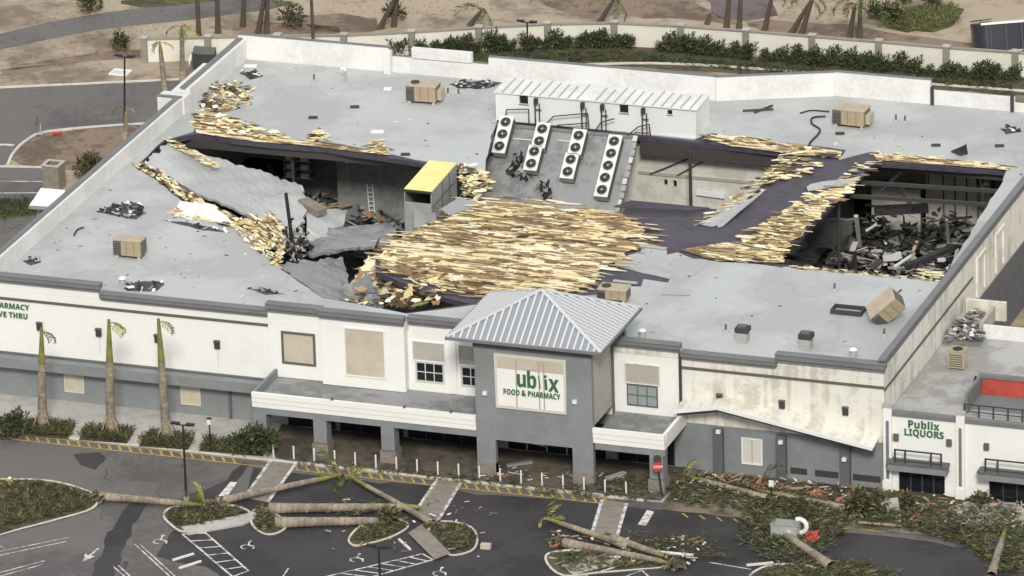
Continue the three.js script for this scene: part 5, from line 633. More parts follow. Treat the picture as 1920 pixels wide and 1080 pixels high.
// ---------------------------------------------------------------- vegetation
const GREENS = [[0.048, 0.074, 0.026], [0.07, 0.09, 0.03], [0.034, 0.052, 0.022], [0.09, 0.095, 0.04], [0.06, 0.055, 0.03]], DRY = [[0.16, 0.14, 0.06], [0.13, 0.1, 0.055], [0.2, 0.2, 0.07], [0.08, 0.065, 0.04]];
class Leaves { constructor(seed) { this.r = RNG(seed); this.p = []; this.c = []; }
  tri(a, b, c, col) { this.p.push(...a, ...b, ...c); for (let i = 0; i < 3; i++) this.c.push(...col); }
  leaf(x, y, z, l, w, dir, col) { const s = V(rr(-1, 1, this.r), rr(-1, 1, this.r), rr(-1, 1, this.r)).cross(dir).normalize().multiplyScalar(w / 2), m = dir.clone().multiplyScalar(l * 0.45), e = dir.clone().multiplyScalar(l); const O = [x, y, z], A = [x + m.x + s.x, y + m.y + s.y, z + m.z + s.z], B = [x + m.x - s.x, y + m.y - s.y, z + m.z - s.z], E = [x + e.x, y + e.y, z + e.z]; this.tri(O, A, E, col); this.tri(O, E, B, col); }
  geo() { const g = new THREE.BufferGeometry(); g.setAttribute('position', new THREE.BufferAttribute(new Float32Array(this.p), 3)); g.setAttribute('color', new THREE.BufferAttribute(new Float32Array(this.c), 3)); g.computeVertexNormals(); return g; } }
function bushGeo(seed, n, rx, ry, rz, lean, pal) { const L = new Leaves(seed), r = L.r, cl = []; for (let i = 0; i < 9; i++) cl.push([rr(-0.65, 0.65, r) * rx, rr(0.25, 1.5, r) * ry, rr(-0.6, 0.6, r) * rz, rr(0.35, 0.6, r)]);
  for (let i = 0; i < n; i++) { const c = cl[i % 9], d = V(rr(-1, 1, r), rr(-0.7, 1, r), rr(-1, 1, r)).normalize(), q = Math.pow(r(), 0.5) * c[3]; const y = Math.max(0.03, c[1] + d.y * q * ry), col = vary(pick(pal, r), r, 0.7, 1.35); L.leaf(c[0] + d.x * q * rx + lean * y, y, c[2] + d.z * q * rz, rr(0.14, 0.3, r), rr(0.07, 0.13, r), d.add(V(lean * 1.5, 0.3, 0)).normalize(), col); } return L.geo(); }
const bushes = [0, 1, 2, 3].map(k => bushGeo(320 + k, 420, 0.62, 0.75, 0.55, 0.35, GREENS)), dryBush = [0, 1, 2].map(k => bushGeo(330 + k, 380, 0.6, 0.55, 0.55, 0.15, [...GREENS, ...DRY])), stemG = [0, 1].map(k => merge([rod([0, 0, 0], [0.15, 0.7, 0], 0.03, 0.015, 5), rod([0, 0.2, 0], [0.1, 0.8, 0.2], 0.02, 0.01, 5), rod([0, 0.1, 0], [-0.15, 0.6, -0.15], 0.02, 0.01, 5)]));
function bush(geo, x, z, s, label, group, y = 0, sy = 1) { const g = thing('shrub', label, 'shrub', group, [x, y, z], R() * 0.8 - 0.4); mesh('foliage', geo, M.leaves, g); mesh('stem', stemG[0], M.trunkDark, g); g.scale.set(s, s * sy, s); return g; }
{ const pts = [[-41.82, -83.67], [-37.12, -85.03], [-33.03, -86.8], [-27.82, -88.99], [-22.52, -90.66], [-16.64, -90.51], [-11.01, -90.59], [-5.29, -90.56], [0.44, -90.54], [6.25, -90.42], [11.97, -90.83]], cv = new THREE.CatmullRomCurve3(pts.map(p => V(p[0], 0, p[1])));
  const n = 78; for (let i = 0; i < n; i++) { const p = cv.getPointAt((i + 0.3 + R() * 0.4) / n), t = i / n; if ((t > 0.39 && t < 0.42) || (R() < 0.08)) continue; bush(bushes[i % 4], p.x, p.z + rr(-0.3, 0.3), rr(0.7, 1.35), 'wind bent green shrub in the hedge along the boundary wall', 'shrubs along the boundary wall'); } }
function litter(poly, n, label, pal, o = {}) { const L = new Leaves(o.seed ?? 400), r = L.r, y0 = o.y ?? 0.02; for (const [x, z] of scatter(poly, n, r)) { const k = 3 + (r() * 4 | 0), col = pick(pal, r), a0 = r() * 6.3; for (let i = 0; i < k; i++) { const a = a0 + rr(-0.9, 0.9, r), e = rr(o.e0 ?? 0.02, o.e1 ?? 0.5, r); L.leaf(x + rr(-0.1, 0.1, r), y0 + r() * (o.h ?? 0.12), z + rr(-0.1, 0.1, r), rr(0.2, 0.6, r) * (o.s ?? 1), rr(0.03, 0.09, r) * (o.s ?? 1), V(Math.cos(a), e, Math.sin(a)).normalize(), vary(col, r, 0.7, 1.4)); } }
  return top('leaf_litter', L.geo(), M.leaves, label, 'plants', null, 'stuff'); }
const MIX = [...GREENS, [0.1, 0.085, 0.05], [0.16, 0.13, 0.085], [0.06, 0.05, 0.035], [0.2, 0.2, 0.06]];
litter([[10.35, -2.34], [13.41, -3.89], [18.18, -2.48], [26.08, -2.16], [35.64, -3.81], [37.35, -0.35], [33.3, 1.55], [27.92, 1.47], [21.75, 1.51], [17.08, 1.51], [12.27, 1.15]], 1500, 'tangled green and brown fronds over the bed by the liquor store', MIX, { seed: 401, y: 0.06, h: 0.4, s: 1.2 });
litter([[17.17, -0.7], [22.13, -1.07], [25.59, 1.43], [24.94, 6.96], [22.31, 9.6], [18.45, 5.85]], 800, 'torn green fronds heaped on the wet lot', MIX, { seed: 402, y: 0.03, h: 0.35, s: 1.3 });
litter([[28.44, 0.64], [37.35, -0.35], [39.18, 6.35], [37.9, 7.18], [34.56, 3.33]], 650, 'torn fronds at the far end of the lot', MIX, { seed: 403, y: 0.03, h: 0.35, s: 1.3 });
litter([[23.1, 8.43], [28.16, 7.5], [31.74, 9.36], [25.14, 12.62]], 380, 'fronds strewn near the foot of the lot', MIX, { seed: 404, y: 0.03, h: 0.3, s: 1.2 });
litter([[-34.79, 10.64], [-32.7, 9.76], [-29.27, 10.13], [-27.17, 11.27], [-26.97, 12.72], [-28.78, 15.22], [-31.65, 17.99]], 1000, 'grass and low plants of the island beside the left drive lane', GREENS.concat(DRY), { seed: 405, y: 0.11, h: 0.25, e1: 1.2 });
for (const [p, n, s, l] of [[[[-21.37, 11.78], [-19.7, 10.71], [-17.08, 10.19], [-15.93, 10.87], [-16.96, 12.55], [-19.11, 14.72], [-20.8, 13.51]], 500, 406, 'green fronds on the small island by the light pole'], [[[-15.35, 10.51], [-13.63, 10.83], [-12.39, 12.17], [-12.96, 13.61], [-14.38, 13.02]], 260, 407, 'plants of the island under the crossed trunks'], [[[-7.19, 11.43], [-5.42, 9.36], [-4.26, 9.93], [-4.56, 11.48], [-5.61, 13.14], [-6.91, 13.89]], 420, 408, 'dead brush of the oval island'], [[[-2.46, 10.31], [-1.26, 8.8], [0.28, 9.36], [1.23, 11.06], [1.33, 12.78], [0.38, 13.62]], 420, 409, 'brown plants of the round ended island'], [[[7.11, 12.14], [9.69, 11.04], [13.11, 10.86], [14.98, 11.88], [11.04, 13.93], [9.04, 14.86]], 520, 410, 'crushed plants of the littered island'], [[[21.52, 11.97], [22.29, 10.14], [24.19, 9.51], [26.78, 10.51], [27.56, 13.12], [22.68, 14.48]], 400, 411, 'plants of the island at the foot of the lot'], [[[-15.86, 0.77], [-2.25, 0.41], [6.85, 1.44], [7.28, 2.12], [-2.19, 1.71], [-15.43, 1.89]], 330, 412, 'wet leaf scraps along the front kerb'], [[[2.35, 2.18], [10.05, 1.56], [11.92, 0.04], [10.65, -2.63], [7.8, -2.86], [6.08, -0.87]], 420, 413, 'leaf scraps round the corner column'], [[[-12.89, 8.59], [-7.42, 6.08], [-5.31, 7.49], [-9.14, 10.04]], 300, 414, 'frond scraps beside the crossed trunks'], [[[11.03, 6.93], [16.67, 6.34], [19.57, 9.41], [15.26, 11.56]], 420, 415, 'frond scraps between fallen trunks']])
  litter(p, n * 0.6 | 0, l, MIX, { seed: s, y: 0.11, h: 0.18 });
litter([[-41.44, -82.65], [-32.67, -85.77], [-22.18, -89.62], [-10.65, -89.58], [0.82, -89.55], [12.07, -89.77], [12.42, -88.51], [-5.61, -88.14], [-19.36, -87.86], [-32.22, -84.5]], 1700, 'low growth in the strip along the boundary wall', GREENS, { seed: 416, h: 0.2 });
litter([[-2.11, -105.91], [1.78, -108.65], [3.61, -103.81], [0.8, -100.67], [-2.6, -101.2]], 700, 'rough grass on the hump behind the wall', [[0.11, 0.13, 0.04], [0.15, 0.15, 0.06]], { seed: 417, h: 0.25, e1: 1.5 });
litter([[-58.63, -42.99], [-54.72, -44.53], [-52.16, -42.22], [-55.57, -40.08], [-57.2, -39.64]], 420, 'rough grass of the verge by the small parking strip', GREENS, { seed: 418, h: 0.15, e1: 1.5 });
litter([[-75.27, -84.06], [-68.59, -91.61], [-38.99, -103.68], [-16.42, -108.03], [-4.64, -108.15], [-3.46, -104.12], [-18.67, -100.18], [-36.62, -96.97], [-56.09, -84.74], [-62.23, -76.11], [-68.78, -68.87]], 900, 'sparse dry weeds on the sand', [[0.2, 0.17, 0.1], [0.14, 0.12, 0.06], [0.1, 0.1, 0.05]], { seed: 419, h: 0.05, e1: 1.5, s: 0.45 });
// planting beds in the pavement, each with a low hedge
for (const [p, l, s] of [[[[-40.57, 1.05], [-38.05, -0.91], [-37.05, 2.41], [-39.67, 3.13]], 'westernmost pavement planting bed', 421], [[[-37.21, -0.71], [-33.81, -1.01], [-33.39, 1.41], [-36.88, 1.63]], 'pavement planting bed below the first stripped palm', 422], [[[-32.72, -0.78], [-29.3, -1.18], [-28.9, 1.23], [-32.57, 1.39]], 'pavement planting bed below the second stripped palm', 423], [[[-28.06, -1], [-24.66, -1.19], [-24.21, 1.19], [-27.93, 1.38]], 'pavement planting bed below the third stripped palm', 424], [[[-23.54, -0.87], [-19.24, -1], [-18.51, 0.87], [-23.39, 1.18]], 'pavement planting bed beside the lantern post', 425]]) { struct('planting_bed', prism(p, 0.1, 0.145), M.mulch, l); litter(p, 420, 'low green and bronze plants of the ' + l.replace('planting ', ''), [...GREENS, [0.16, 0.09, 0.04], [0.12, 0.12, 0.04]], { seed: s, y: 0.14, h: 0.4, e1: 1.6 }); }
for (const [x, z, s, l, q] of [[-38.21, 1.69, 1.5, 'dark round shrub at the west end of the pavement', 0], [-37.41, 1.79, 1.2, 'smaller dark shrub beside the west end bed', 1], [-20.84, 0.59, 1.5, 'ragged grey green shrub left of the first crosswalk', 0], [-19.95, 0.55, 1.3, 'low ragged shrub between lantern and crosswalk', 1], [-19.06, 0.31, 1.9, 'tall ragged shrub beside the first column', 2]]) bush(bushes[q], x, z, s, l, null, 0.12);
for (const [x, z, s, l, q] of [[25.49, -0.21, 2.0, 'large uprooted grey green bush beside the concrete block', 0], [26.4, -1.06, 1.6, 'uprooted bush leaning on the large grey green bush', 1], [-5.57, 10.04, 1.5, 'dead brown bush on the oval island', 2], [21.61, 1.05, 1.4, 'flattened bush above the grey cabinet', 1], [28.36, -2.29, 1.3, 'flattened bush in front of the liquor store door', 0], [33.24, -4.14, 1.2, 'flattened bush below the second shop door', 2], [-42.69, -92.51, 1.6, 'brown bush behind the boundary wall', 2], [-62.44, -79.55, 1.6, 'low grey bush standing on the sand', 0], [-69.06, -88.57, 1.9, 'dark bare bush beyond the far road', 1], [-50.75, -88.99, 1.8, 'dark bush behind the rear parapet', 1], [-2.12, -102.75, 1.9, 'brown uprooted bush on the sand', 2], [-3.69, -103.34, 1.5, 'small brown bush beside the uprooted one', 0], [-0.03, -107.6, 1.3, 'dark round bush on the grassy hump', 1], [-2.36, -107.58, 1.4, 'dark brown bush above the grassy hump', 2], [-53.28, -49.84, 1.9, 'dark green bush against the west wall', 1], [-53.13, -51.16, 1.7, 'second dark green bush against the west wall', 0]]) bush(dryBush[q], x, z, s, l);
// palms
function frondGeo(len, droop, seed, pal) { const L = new Leaves(seed), r = L.r, n = 16; let px = 0, py = 0, a = 0.5; const step = len / n; for (let i = 0; i < n; i++) { const nx = px + Math.cos(a) * step, ny = py + Math.sin(a) * step; const w = 0.045 * (1 - i / n) + 0.012, c0 = pal[0]; L.tri([px, py, -w], [nx, ny, -w], [nx, ny, w], c0); L.tri([px, py, -w], [nx, ny, w], [px, py, w], c0); L.tri([px, py + w, 0], [nx, ny + w, 0], [nx, ny - w, 0], c0);
    if (i > 2) for (const s of [-1, 1]) { const l = len * 0.26 * Math.sin((i + 1) / (n + 1) * 3.14) + 0.15; L.leaf(nx, ny, 0, l, 0.09, V(0.55, -0.45 - r() * 0.4, s * rr(0.6, 1, r)).normalize(), vary(pick(pal, r), r, 0.75, 1.3)); } px = nx; py = ny; a -= droop / n; } return L.geo(); }
const PALM_G = [[0.09, 0.13, 0.03], [0.06, 0.1, 0.025], [0.16, 0.18, 0.04]], PALM_Y = [[0.34, 0.34, 0.07], [0.24, 0.25, 0.06], [0.4, 0.34, 0.12]], PALM_B = [[0.14, 0.1, 0.05], [0.2, 0.15, 0.07], [0.09, 0.07, 0.04]];
const FR = { g: [0, 1].map(k => frondGeo(2.6, 2.2, 430 + k, PALM_G)), y: [0, 1].map(k => frondGeo(1.9, 1.9, 434 + k, PALM_Y)), b: [0, 1].map(k => frondGeo(1.8, 2.6, 438 + k, PALM_B)) };
const TUBE = (a, b, bend, r0, r1, flare = 1) => { const A = V(...a), B = V(...b), m = A.clone().lerp(B, 0.5).add(V(...bend)), c = new THREE.QuadraticBezierCurve3(A, m, B), g = new THREE.TubeGeometry(c, 14, 1, 9), p = g.attributes.position, q = V(); const N = 15; for (let i = 0; i < N; i++) { const t = i / (N - 1), o = c.getPointAt(t), rad = (r0 + (r1 - r0) * t) * (1 + (flare - 1) * Math.pow(1 - t, 8)) * (1 + 0.03 * Math.sin(i * 2.3)); for (let j = 0; j <= 9; j++) { const k = i * 10 + j; q.fromBufferAttribute(p, k).sub(o).multiplyScalar(rad).add(o); p.setXYZ(k, q.x, q.y, q.z); } } g.computeVertexNormals(); const uv = g.attributes.uv, L = c.getLength(); for (let i = 0; i < uv.count; i++) uv.setXY(i, uv.getY(i) * 1.2, uv.getX(i) * L); return g; };
function palm(base, tip, o) { // base and tip in metres; parts: trunk, crown_shaft, fronds
  const g = thing('palm_tree', o.label, 'palm tree', o.group, base), d = [tip[0] - base[0], tip[1] - base[1], tip[2] - base[2]], L = Math.hypot(...d), cs = o.shaft ?? 0.2, e = d.map(v => v * (1 - cs)), bend = o.bend ?? [0, 0, 0];
  mesh('trunk', TUBE([0, 0, 0], e, bend, o.r ?? 0.28, (o.r ?? 0.28) * 0.72, 1.25), o.dark ? M.trunkDark : M.trunk, g); mesh('crown_shaft', TUBE(e, d, [0, 0, 0], (o.r ?? 0.28) * 0.74, (o.r ?? 0.28) * 0.3), o.dark ? M.trunkDark : M.shaft, g);
  const dir = V(...d).normalize(), qn = new THREE.Quaternion().setFromUnitVectors(V(0, 1, 0), dir), kinds = o.fronds ?? ''; const r = RNG(Math.round(base[0] * 37 + base[2] * 91) + 5);
  [...kinds].forEach((k, i) => { const f = mesh('frond', FR[k][i % 2], M.leaves, g); f.position.set(...d.map(v => v * (0.97 - 0.04 * r()))); f.quaternion.copy(qn).multiply(new THREE.Quaternion().setFromAxisAngle(V(0, 1, 0), (o.spin ?? 0) + i / kinds.length * (o.sweep ?? 6.28) + r() * 0.5)); f.scale.setScalar((o.fs ?? 1) * rr(0.8, 1.2, r)); });
  if (o.brace) for (let k = 0; k < 4; k++) { const a = k * 1.571 + 0.5; mesh('brace', rod([Math.cos(a) * 1.05, 0, Math.sin(a) * 1.05], [Math.cos(a) * 0.2, 1.55, Math.sin(a) * 0.2], 0.05, 0.05, 5), M.wood, g); }
  return g; }
for (const [x, z, h, lx, l, fr] of [[-35.94, 0.12, 8.0, 0.35, 'stripped palm with a brown broken top, westernmost on the pavement', 'bb'], [-30.75, -0.25, 9.0, 0.3, 'stripped palm with one hanging frond before the white wall', 'yyb'], [-26.45, -0.37, 9.4, -0.2, 'stripped palm with a bare green top before the white wall', 'yb']]) palm([x, 0.14, z], [x + lx, h, z], { label: l, fronds: fr, brace: true, r: 0.36, shaft: 0.36, fs: 0.75, sweep: 1.4, spin: -0.6 });
const fall = (a, b, label, o = {}) => palm([a[0], o.y ?? 0.34, a[1]], [b[0], o.y2 ?? 0.3, b[1]], { label, r: 0.3, bend: o.bend ?? [0, 0.05, 0], shaft: o.shaft ?? 0.22, fronds: o.fr ?? 'ygy', sweep: 6.28, fs: 0.9, ...o });
fall([-26.82, 11.33], [-19.06, 10.79], 'fallen palm trunk across the tip of the grassy island', { fr: 'yyygg' }); fall([-18.52, 10.14], [-11.65, 2.8], 'fallen palm lying across the first crosswalk', { fr: 'yyygyg', r: 0.28 });
fall([-14.47, 10.22], [-4.29, 7.01], 'fallen thick palm trunk, upper of the two parallel trunks', { r: 0.36, shaft: 0.1, fr: 'b' }); fall([-13.1, 12.62], [-5.42, 9.9], 'fallen thick palm trunk, lower of the two parallel trunks', { r: 0.38, shaft: 0.08, fr: 'b', y: 0.4 });
fall([-2.45, 9.68], [-11.14, 3.07], 'fallen thin palm lying from the round ended island to the kerb', { r: 0.24, fr: 'yyygy' }); fall([12.03, 9.96], [4.64, 6.53], 'fallen palm with a yellow crown pointing at the tower', { r: 0.26, fr: 'yyygyg' });
fall([7.46, 10.45], [15.32, 11.74], 'fallen palm trunk lying on the littered island', { r: 0.3, shaft: 0.08, fr: 'b' }); fall([10.67, 9.36], [14.8, 10.73], 'shorter fallen trunk stacked above the littered island trunk', { r: 0.28, shaft: 0.1, fr: 'b', y: 0.6 });
fall([18.7, -0.82], [11.38, -3.44], 'fallen pale trunk on the mud below the bent canopy', { r: 0.25, fr: 'yggb' }); fall([26.5, 9.59], [20.78, 4.03], 'fallen palm with its tip against the grey cabinet', { r: 0.36, fr: 'gygg' });
fall([24.54, -0.55], [17.49, -2.19], 'half buried fallen trunk behind the short sign post', { r: 0.24, fr: 'g' }); fall([37.38, 8.27], [36.11, -0.01], 'fallen pale trunk at the east end of the lot', { r: 0.32, fr: 'g' });
// root balls torn out with the trunks
for (const [p, l, s] of [[[-14.72, 10.09], 'torn root ball at the crossed trunks', 501], [[-2.28, 9.82], 'torn root ball of the thin palm on the round ended island', 502], [[6.88, 10.22], 'torn root ball on the littered island', 503], [[15.86, 11.97], 'torn root ball at the end of the littered island trunk', 504], [[-18.41, 10.11], 'torn root ball beside the small island', 505], [[-27, 11.48], 'torn root ball at the tip of the grassy island', 506]]) { const C = new Chips(s), r = C.r; for (let i = 0; i < 70; i++) { const a = r() * 6.28, q = Math.sqrt(r()) * 0.75; C.add(p[0] + Math.cos(a) * q, 0.1 + r() * 0.75 * (1 - q), p[1] + Math.sin(a) * q * 0.8, rr(0.2, 0.8, r), rr(0.04, 0.2, r), 0.06, r() * 6, r() * 3, r() * 3, vary(pick([[0.09, 0.07, 0.045], [0.16, 0.12, 0.075], [0.22, 0.18, 0.12], [0.06, 0.065, 0.03]], r), r)); } top('root_ball', C.geo(), M.chips, l, 'root ball'); }
// palms beyond: bases behind the wall or on the sand
const far = (bx, bz, h, lx, label, fr, o = {}) => palm([bx, 0, bz], [bx + lx, h, bz - 0.3], { label, fronds: fr, r: 0.26, ...o });
far(-54.47, -69.89, 4.6, -0.4, 'stripped yellow green palm beside the side road', 'yyb', { fs: 0.7 }); far(-54.14, -72.97, 5.0, 0, 'battered palm with a yellow top beside the side road', 'yygg', { fs: 0.8 }); far(-53.21, -57.98, 3.2, 0.2, 'small green palm on the earth plot by the west wall', 'yg', { fs: 0.5, r: 0.2 });
for (const [x, z, h, lx, l, fr] of [[-56.1, -81.63, 6.2, -0.1, 'tall reddish bare trunk behind the north west corner', 'b'], [-56.1, -85.88, 5.5, 0, 'thin dark bare trunk behind the north west corner', ''], [-54.69, -87.96, 4.5, 0.3, 'short dark trunk with dead fronds behind the rear parapet', 'bb'], [-52.82, -86.73, 4.6, 0.9, 'leaning dark trunk with dead fronds behind the rear parapet', 'bbb'], [-52.12, -86.92, 4.2, 0.2, 'upright dark trunk beside the leaning one', 'bb'], [-43.24, -90.36, 3.4, 1.7, 'strongly leaning bare trunk behind the boundary wall', ''], [-42.3, -91.18, 3.6, 0.5, 'ragged trunk with dead skirt behind the boundary wall', 'bbbb'], [-36.19, -93.05, 1.3, 1.0, 'short leaning palm with a green crown on the sand', 'ggggg'], [-25.82, -96.6, 2.0, 1.2, 'leaning palm with a green crown behind the wall', 'ggggg'], [-14.97, -97.7, 4.8, 0.4, 'tall bare leaning trunk of a pair behind the wall', 'b'], [-13.93, -97.97, 4.2, 0.2, 'shorter bare trunk of a pair behind the wall', ''], [-11.77, -98.25, 3.4, 0.7, 'dark trunk leaning right behind the wall', 'bb'], [-9.37, -98.02, 3.0, 1.7, 'bare trunk leaning far right behind the wall', 'bb'], [-8.47, -97.97, 3.4, 1.0, 'bare trunk beside the far leaning one', 'bb'], [-4.32, -97.92, 3.0, 0.5, 'ragged trunk with dead fronds left of a green palm', 'bbb'], [-3.38, -97.89, 3.6, 0, 'upright palm with green hanging fronds behind the wall', 'gggg'], [-16.91, -98.48, 0.9, 0.2, 'dark broken stump on the sand', '']]) far(x, z, h, lx, l, fr, { dark: true, r: 0.24 });
// ---------------------------------------------------------------- posts, lamps, bollards
function lampPost(x, z, h, label, lx = 0) { const g = thing('lamp_post', label, 'lamp post', null, [x, 0, z]); mesh('base', rod([0, 0, 0], [0, 0.5, 0], 0.22, 0.2, 12), M.concrete, g); mesh('pole', rod([0, 0.5, 0], [lx, h, 0], 0.1, 0.075, 8), M.black, g); mesh('arm', box(lx - 0.55, lx + 0.55, h - 0.05, h + 0.03, -0.04, 0.04), M.black, g); for (const s of [-1, 1]) mesh('lamp_head', box(lx + s * 0.55 - 0.3, lx + s * 0.55 + 0.3, h + 0.031, h + 0.16, -0.16, 0.16), M.black, g); return g; }
lampPost(-20.7, 10.24, 6.0, 'black twin headed lamp post on the small island by the walkway'); lampPost(-53.59, -58.92, 7.2, 'black twin headed lamp post beside the west wall', 0.35); lampPost(-25.84, -78.48, 6.0, 'black twin headed lamp post behind the rear parapet'); lampPost(-2.12, 21.14, 3.3, 'black lamp post among the disabled bays', -0.05);
{ const g = thing('utility_pole', 'tall dark pole behind the rear parapet', 'pole', null, [-44.42, 0, -77.99]); mesh('shaft', rod([0, 0, 0], [-0.05, 10, 0], 0.17, 0.13), M.trunkDark, g); mesh('collar', rod([0, 0, 0], [0, 0.4, 0], 0.3, 0.25, 12), M.concrete, g); }
{ const g = thing('lantern_post', 'short black lantern post with a white lamp in the pavement bed', 'lantern post', null, [-22.54, 0.12, 0.94]); mesh('pole', rod([0, 0, 0], [0, 2.1, 0], 0.07, 0.06), M.black, g); mesh('lantern', box(-0.13, 0.13, 2.1, 2.5, -0.13, 0.13), M.white, g); mesh('cap', box(-0.16, 0.16, 2.502, 2.56, -0.16, 0.16), M.black, g); }
{ const g = thing('sign_post', 'short black post with a blank white sign in the leaf litter', 'sign post', null, [18.9, 0.05, -1.05]); mesh('pole', rod([0, 0, 0], [0, 1.2, 0], 0.06), M.black, g); mesh('plate', box(-0.17, 0.17, 1.15, 1.62, 0.065, 0.09), M.white, g); }
{ const g = thing('stop_sign', 'leaning red octagonal stop sign by the corner column', 'stop sign', null, [11.25, 0.02, 0.18]); mesh('pole', rod([0, 0, 0], [-0.28, 2.3, 0], 0.06), M.black, g); const o = new THREE.CylinderGeometry(0.38, 0.38, 0.03, 8); o.rotateY(Math.PI / 8); o.rotateX(Math.PI / 2); o.translate(-0.3, 2.35, 0.1); const pl = mesh('plate', o, M.red, g); letters(pl, 'STOP', -0.58, 2.26, 0.118, 0.19, M.white, 'sign_letter', { d: 0.01 }); const q = new THREE.CylinderGeometry(0.3, 0.3, 0.03, 8); q.rotateX(Math.PI / 2); q.translate(-0.3, 2.95, 0.08); mesh('back_plate', q, M.dark, g); g.rotation.y = 0.35; }
{ const b = thing('bollard', 'thin white bollard in the row along the front kerb', 'bollard', 'bollards along the front kerb', [-17.8, 0.12, 0.72]); mesh('tube', rod([0, 0, 0], [0, 0.95, 0], 0.065, 0.065, 10), M.wornWhite, b); const c = new THREE.SphereGeometry(0.066, 10, 5, 0, 6.29, 0, 1.57); c.translate(0, 0.95, 0); mesh('cap', c, M.wornWhite, b); for (let i = 1; i < 18; i++) copy(b, [-17.8 + i * 1.562, 0.12, 0.72]); }
{ const g = thing('fire_hydrant', 'yellow fire hydrant on the grassy island', 'fire hydrant', null, [-33.94, 0.1, 10.81]); mesh('barrel', rod([0, 0, 0], [0, 0.6, 0], 0.14, 0.13, 12), M.paintYellow, g); const c = new THREE.SphereGeometry(0.15, 12, 6, 0, 6.29, 0, 1.57); c.translate(0, 0.6, 0); mesh('bonnet', c, M.yellow, g); mesh('nozzle', rod([-0.24, 0.42, 0], [0.24, 0.42, 0], 0.07, 0.07, 10), M.paintYellow, g); }
// ---------------------------------------------------------------- loose things on the ground
{ const g = thing('utility_cabinet', 'grey steel cabinet tipped on the fronds in the lot', 'cabinet', null, [21.67, 0.03, 4.64], 0.05); mesh('body', box(-0.95, 0.95, 0.05, 1.0, -0.5, 0.5), M.unitGrey, g); mesh('door', box(-0.9, -0.02, 0.12, 0.92, 0.501, 0.53), M.unitGrey, g); mesh('door', box(0.02, 0.9, 0.12, 0.92, 0.501, 0.53), M.unitGrey, g); mesh('top_plate', box(-1.0, 1.0, 1.002, 1.06, -0.55, 0.55), M.membraneOld, g); mesh('plinth', box(-0.9, 0.9, 0, 0.049, -0.45, 0.45), M.dark, g); mesh('plate', box(0.2, 0.5, 0.4, 0.75, 0.531, 0.54), M.offwhite, g);
  const t = thing('plastic_tank', 'white plastic drum section beside the grey cabinet', 'drum', null, [22.67, 0.03, 4.27]); const c = new THREE.TorusGeometry(0.5, 0.17, 8, 18, 3.6); c.rotateZ(-1.6); c.translate(-0.1, 0.75, 0); mesh('curved_shell', c, M.white, t); mesh('shell_end', box(-0.35, 0.1, 0.02, 0.35, -0.14, 0.14), M.white, t);
  const r = thing('red_sign_panel', 'crumpled red panel with a pale edge beside the white drum', 'panel', null, [23.55, 0.05, 4.75]); mesh('panel', patch([-0.5, 0.35, -0.4], [0.4, 0.6, -0.4], [0.5, 0.1, 0.4], [-0.4, 0.1, 0.4], 6, 6, 0.12, 450, 0.04), M.red, r); mesh('edge_strip', beam([0.55, 0.2, -0.2], [0.25, 0.05, 0.6], 0.08, 0.05), M.offwhite, r); }
{ const k = top('concrete_block', prism([[-0.85, -0.4], [0.8, -0.45], [0.9, 0.35], [-0.8, 0.45]], 0, 0.75), M.concrete, 'pale concrete block in the litter before the liquor store', 'block'); k.position.set(27.23, 0.06, -1.54); k.rotation.set(0.15, 0.2, 0.12); }
for (const [a, b, l, m, w] of [[[28.61, -3.06], [29.6, -2.44], 'white pipe lying before the liquor store door', M.white, 0.16], [[25.98, 1.42], [28.98, 1.18], 'pale plank half covered by fronds', M.wood, 0.18], [[33.53, -1.74], [35.05, -3.15], 'grey plank on the broken pavement', M.greige, 0.2], [[34.21, -3.41], [35.91, -1.42], 'brown plank crossing the broken pavement', M.wood, 0.16], [[16.69, 10.01], [13.8, 10.04], 'white board strip beyond the fallen trunks', M.white, 0.2], [[28.2, -1.26], [28.69, 0.57], 'short white stake in the litter', M.white, 0.1], [[22.36, 9.78], [20.71, 10.62], 'pale board at the edge of the last island', M.offwhite, 0.2], [[-1.01, -1.76], [0.48, -2.99], 'grey metal strip lying in the tower entrance', M.steelLight, 0.3], [[6.64, -1.32], [7.51, -2.78], 'grey board leaning in the arcade by the corner column', M.greige, 0.4]]) top('loose_board', beam([a[0], 0.28, a[1]], [b[0], 0.25, b[1]], w, w * 0.6), m, l, 'board');
{ const k = top('cardboard_box', cbox(0.7, 0.35, 0.4), M.beige, 'pale box lying beside the round ended island', 'box'); k.position.set(2.33, 0.21, 12.18); k.rotation.y = 0.1; }
struct('broken_pavement', prism(jag([[30.95, -3.36], [34.51, -5.13], [36.45, -4.38], [36.94, -2.54], [33.82, -0.7], [31.6, -1.76]], 0.15, 0.7, 460), 0, 0.14), M.concrete, 'broken pale pavement before the second shop');
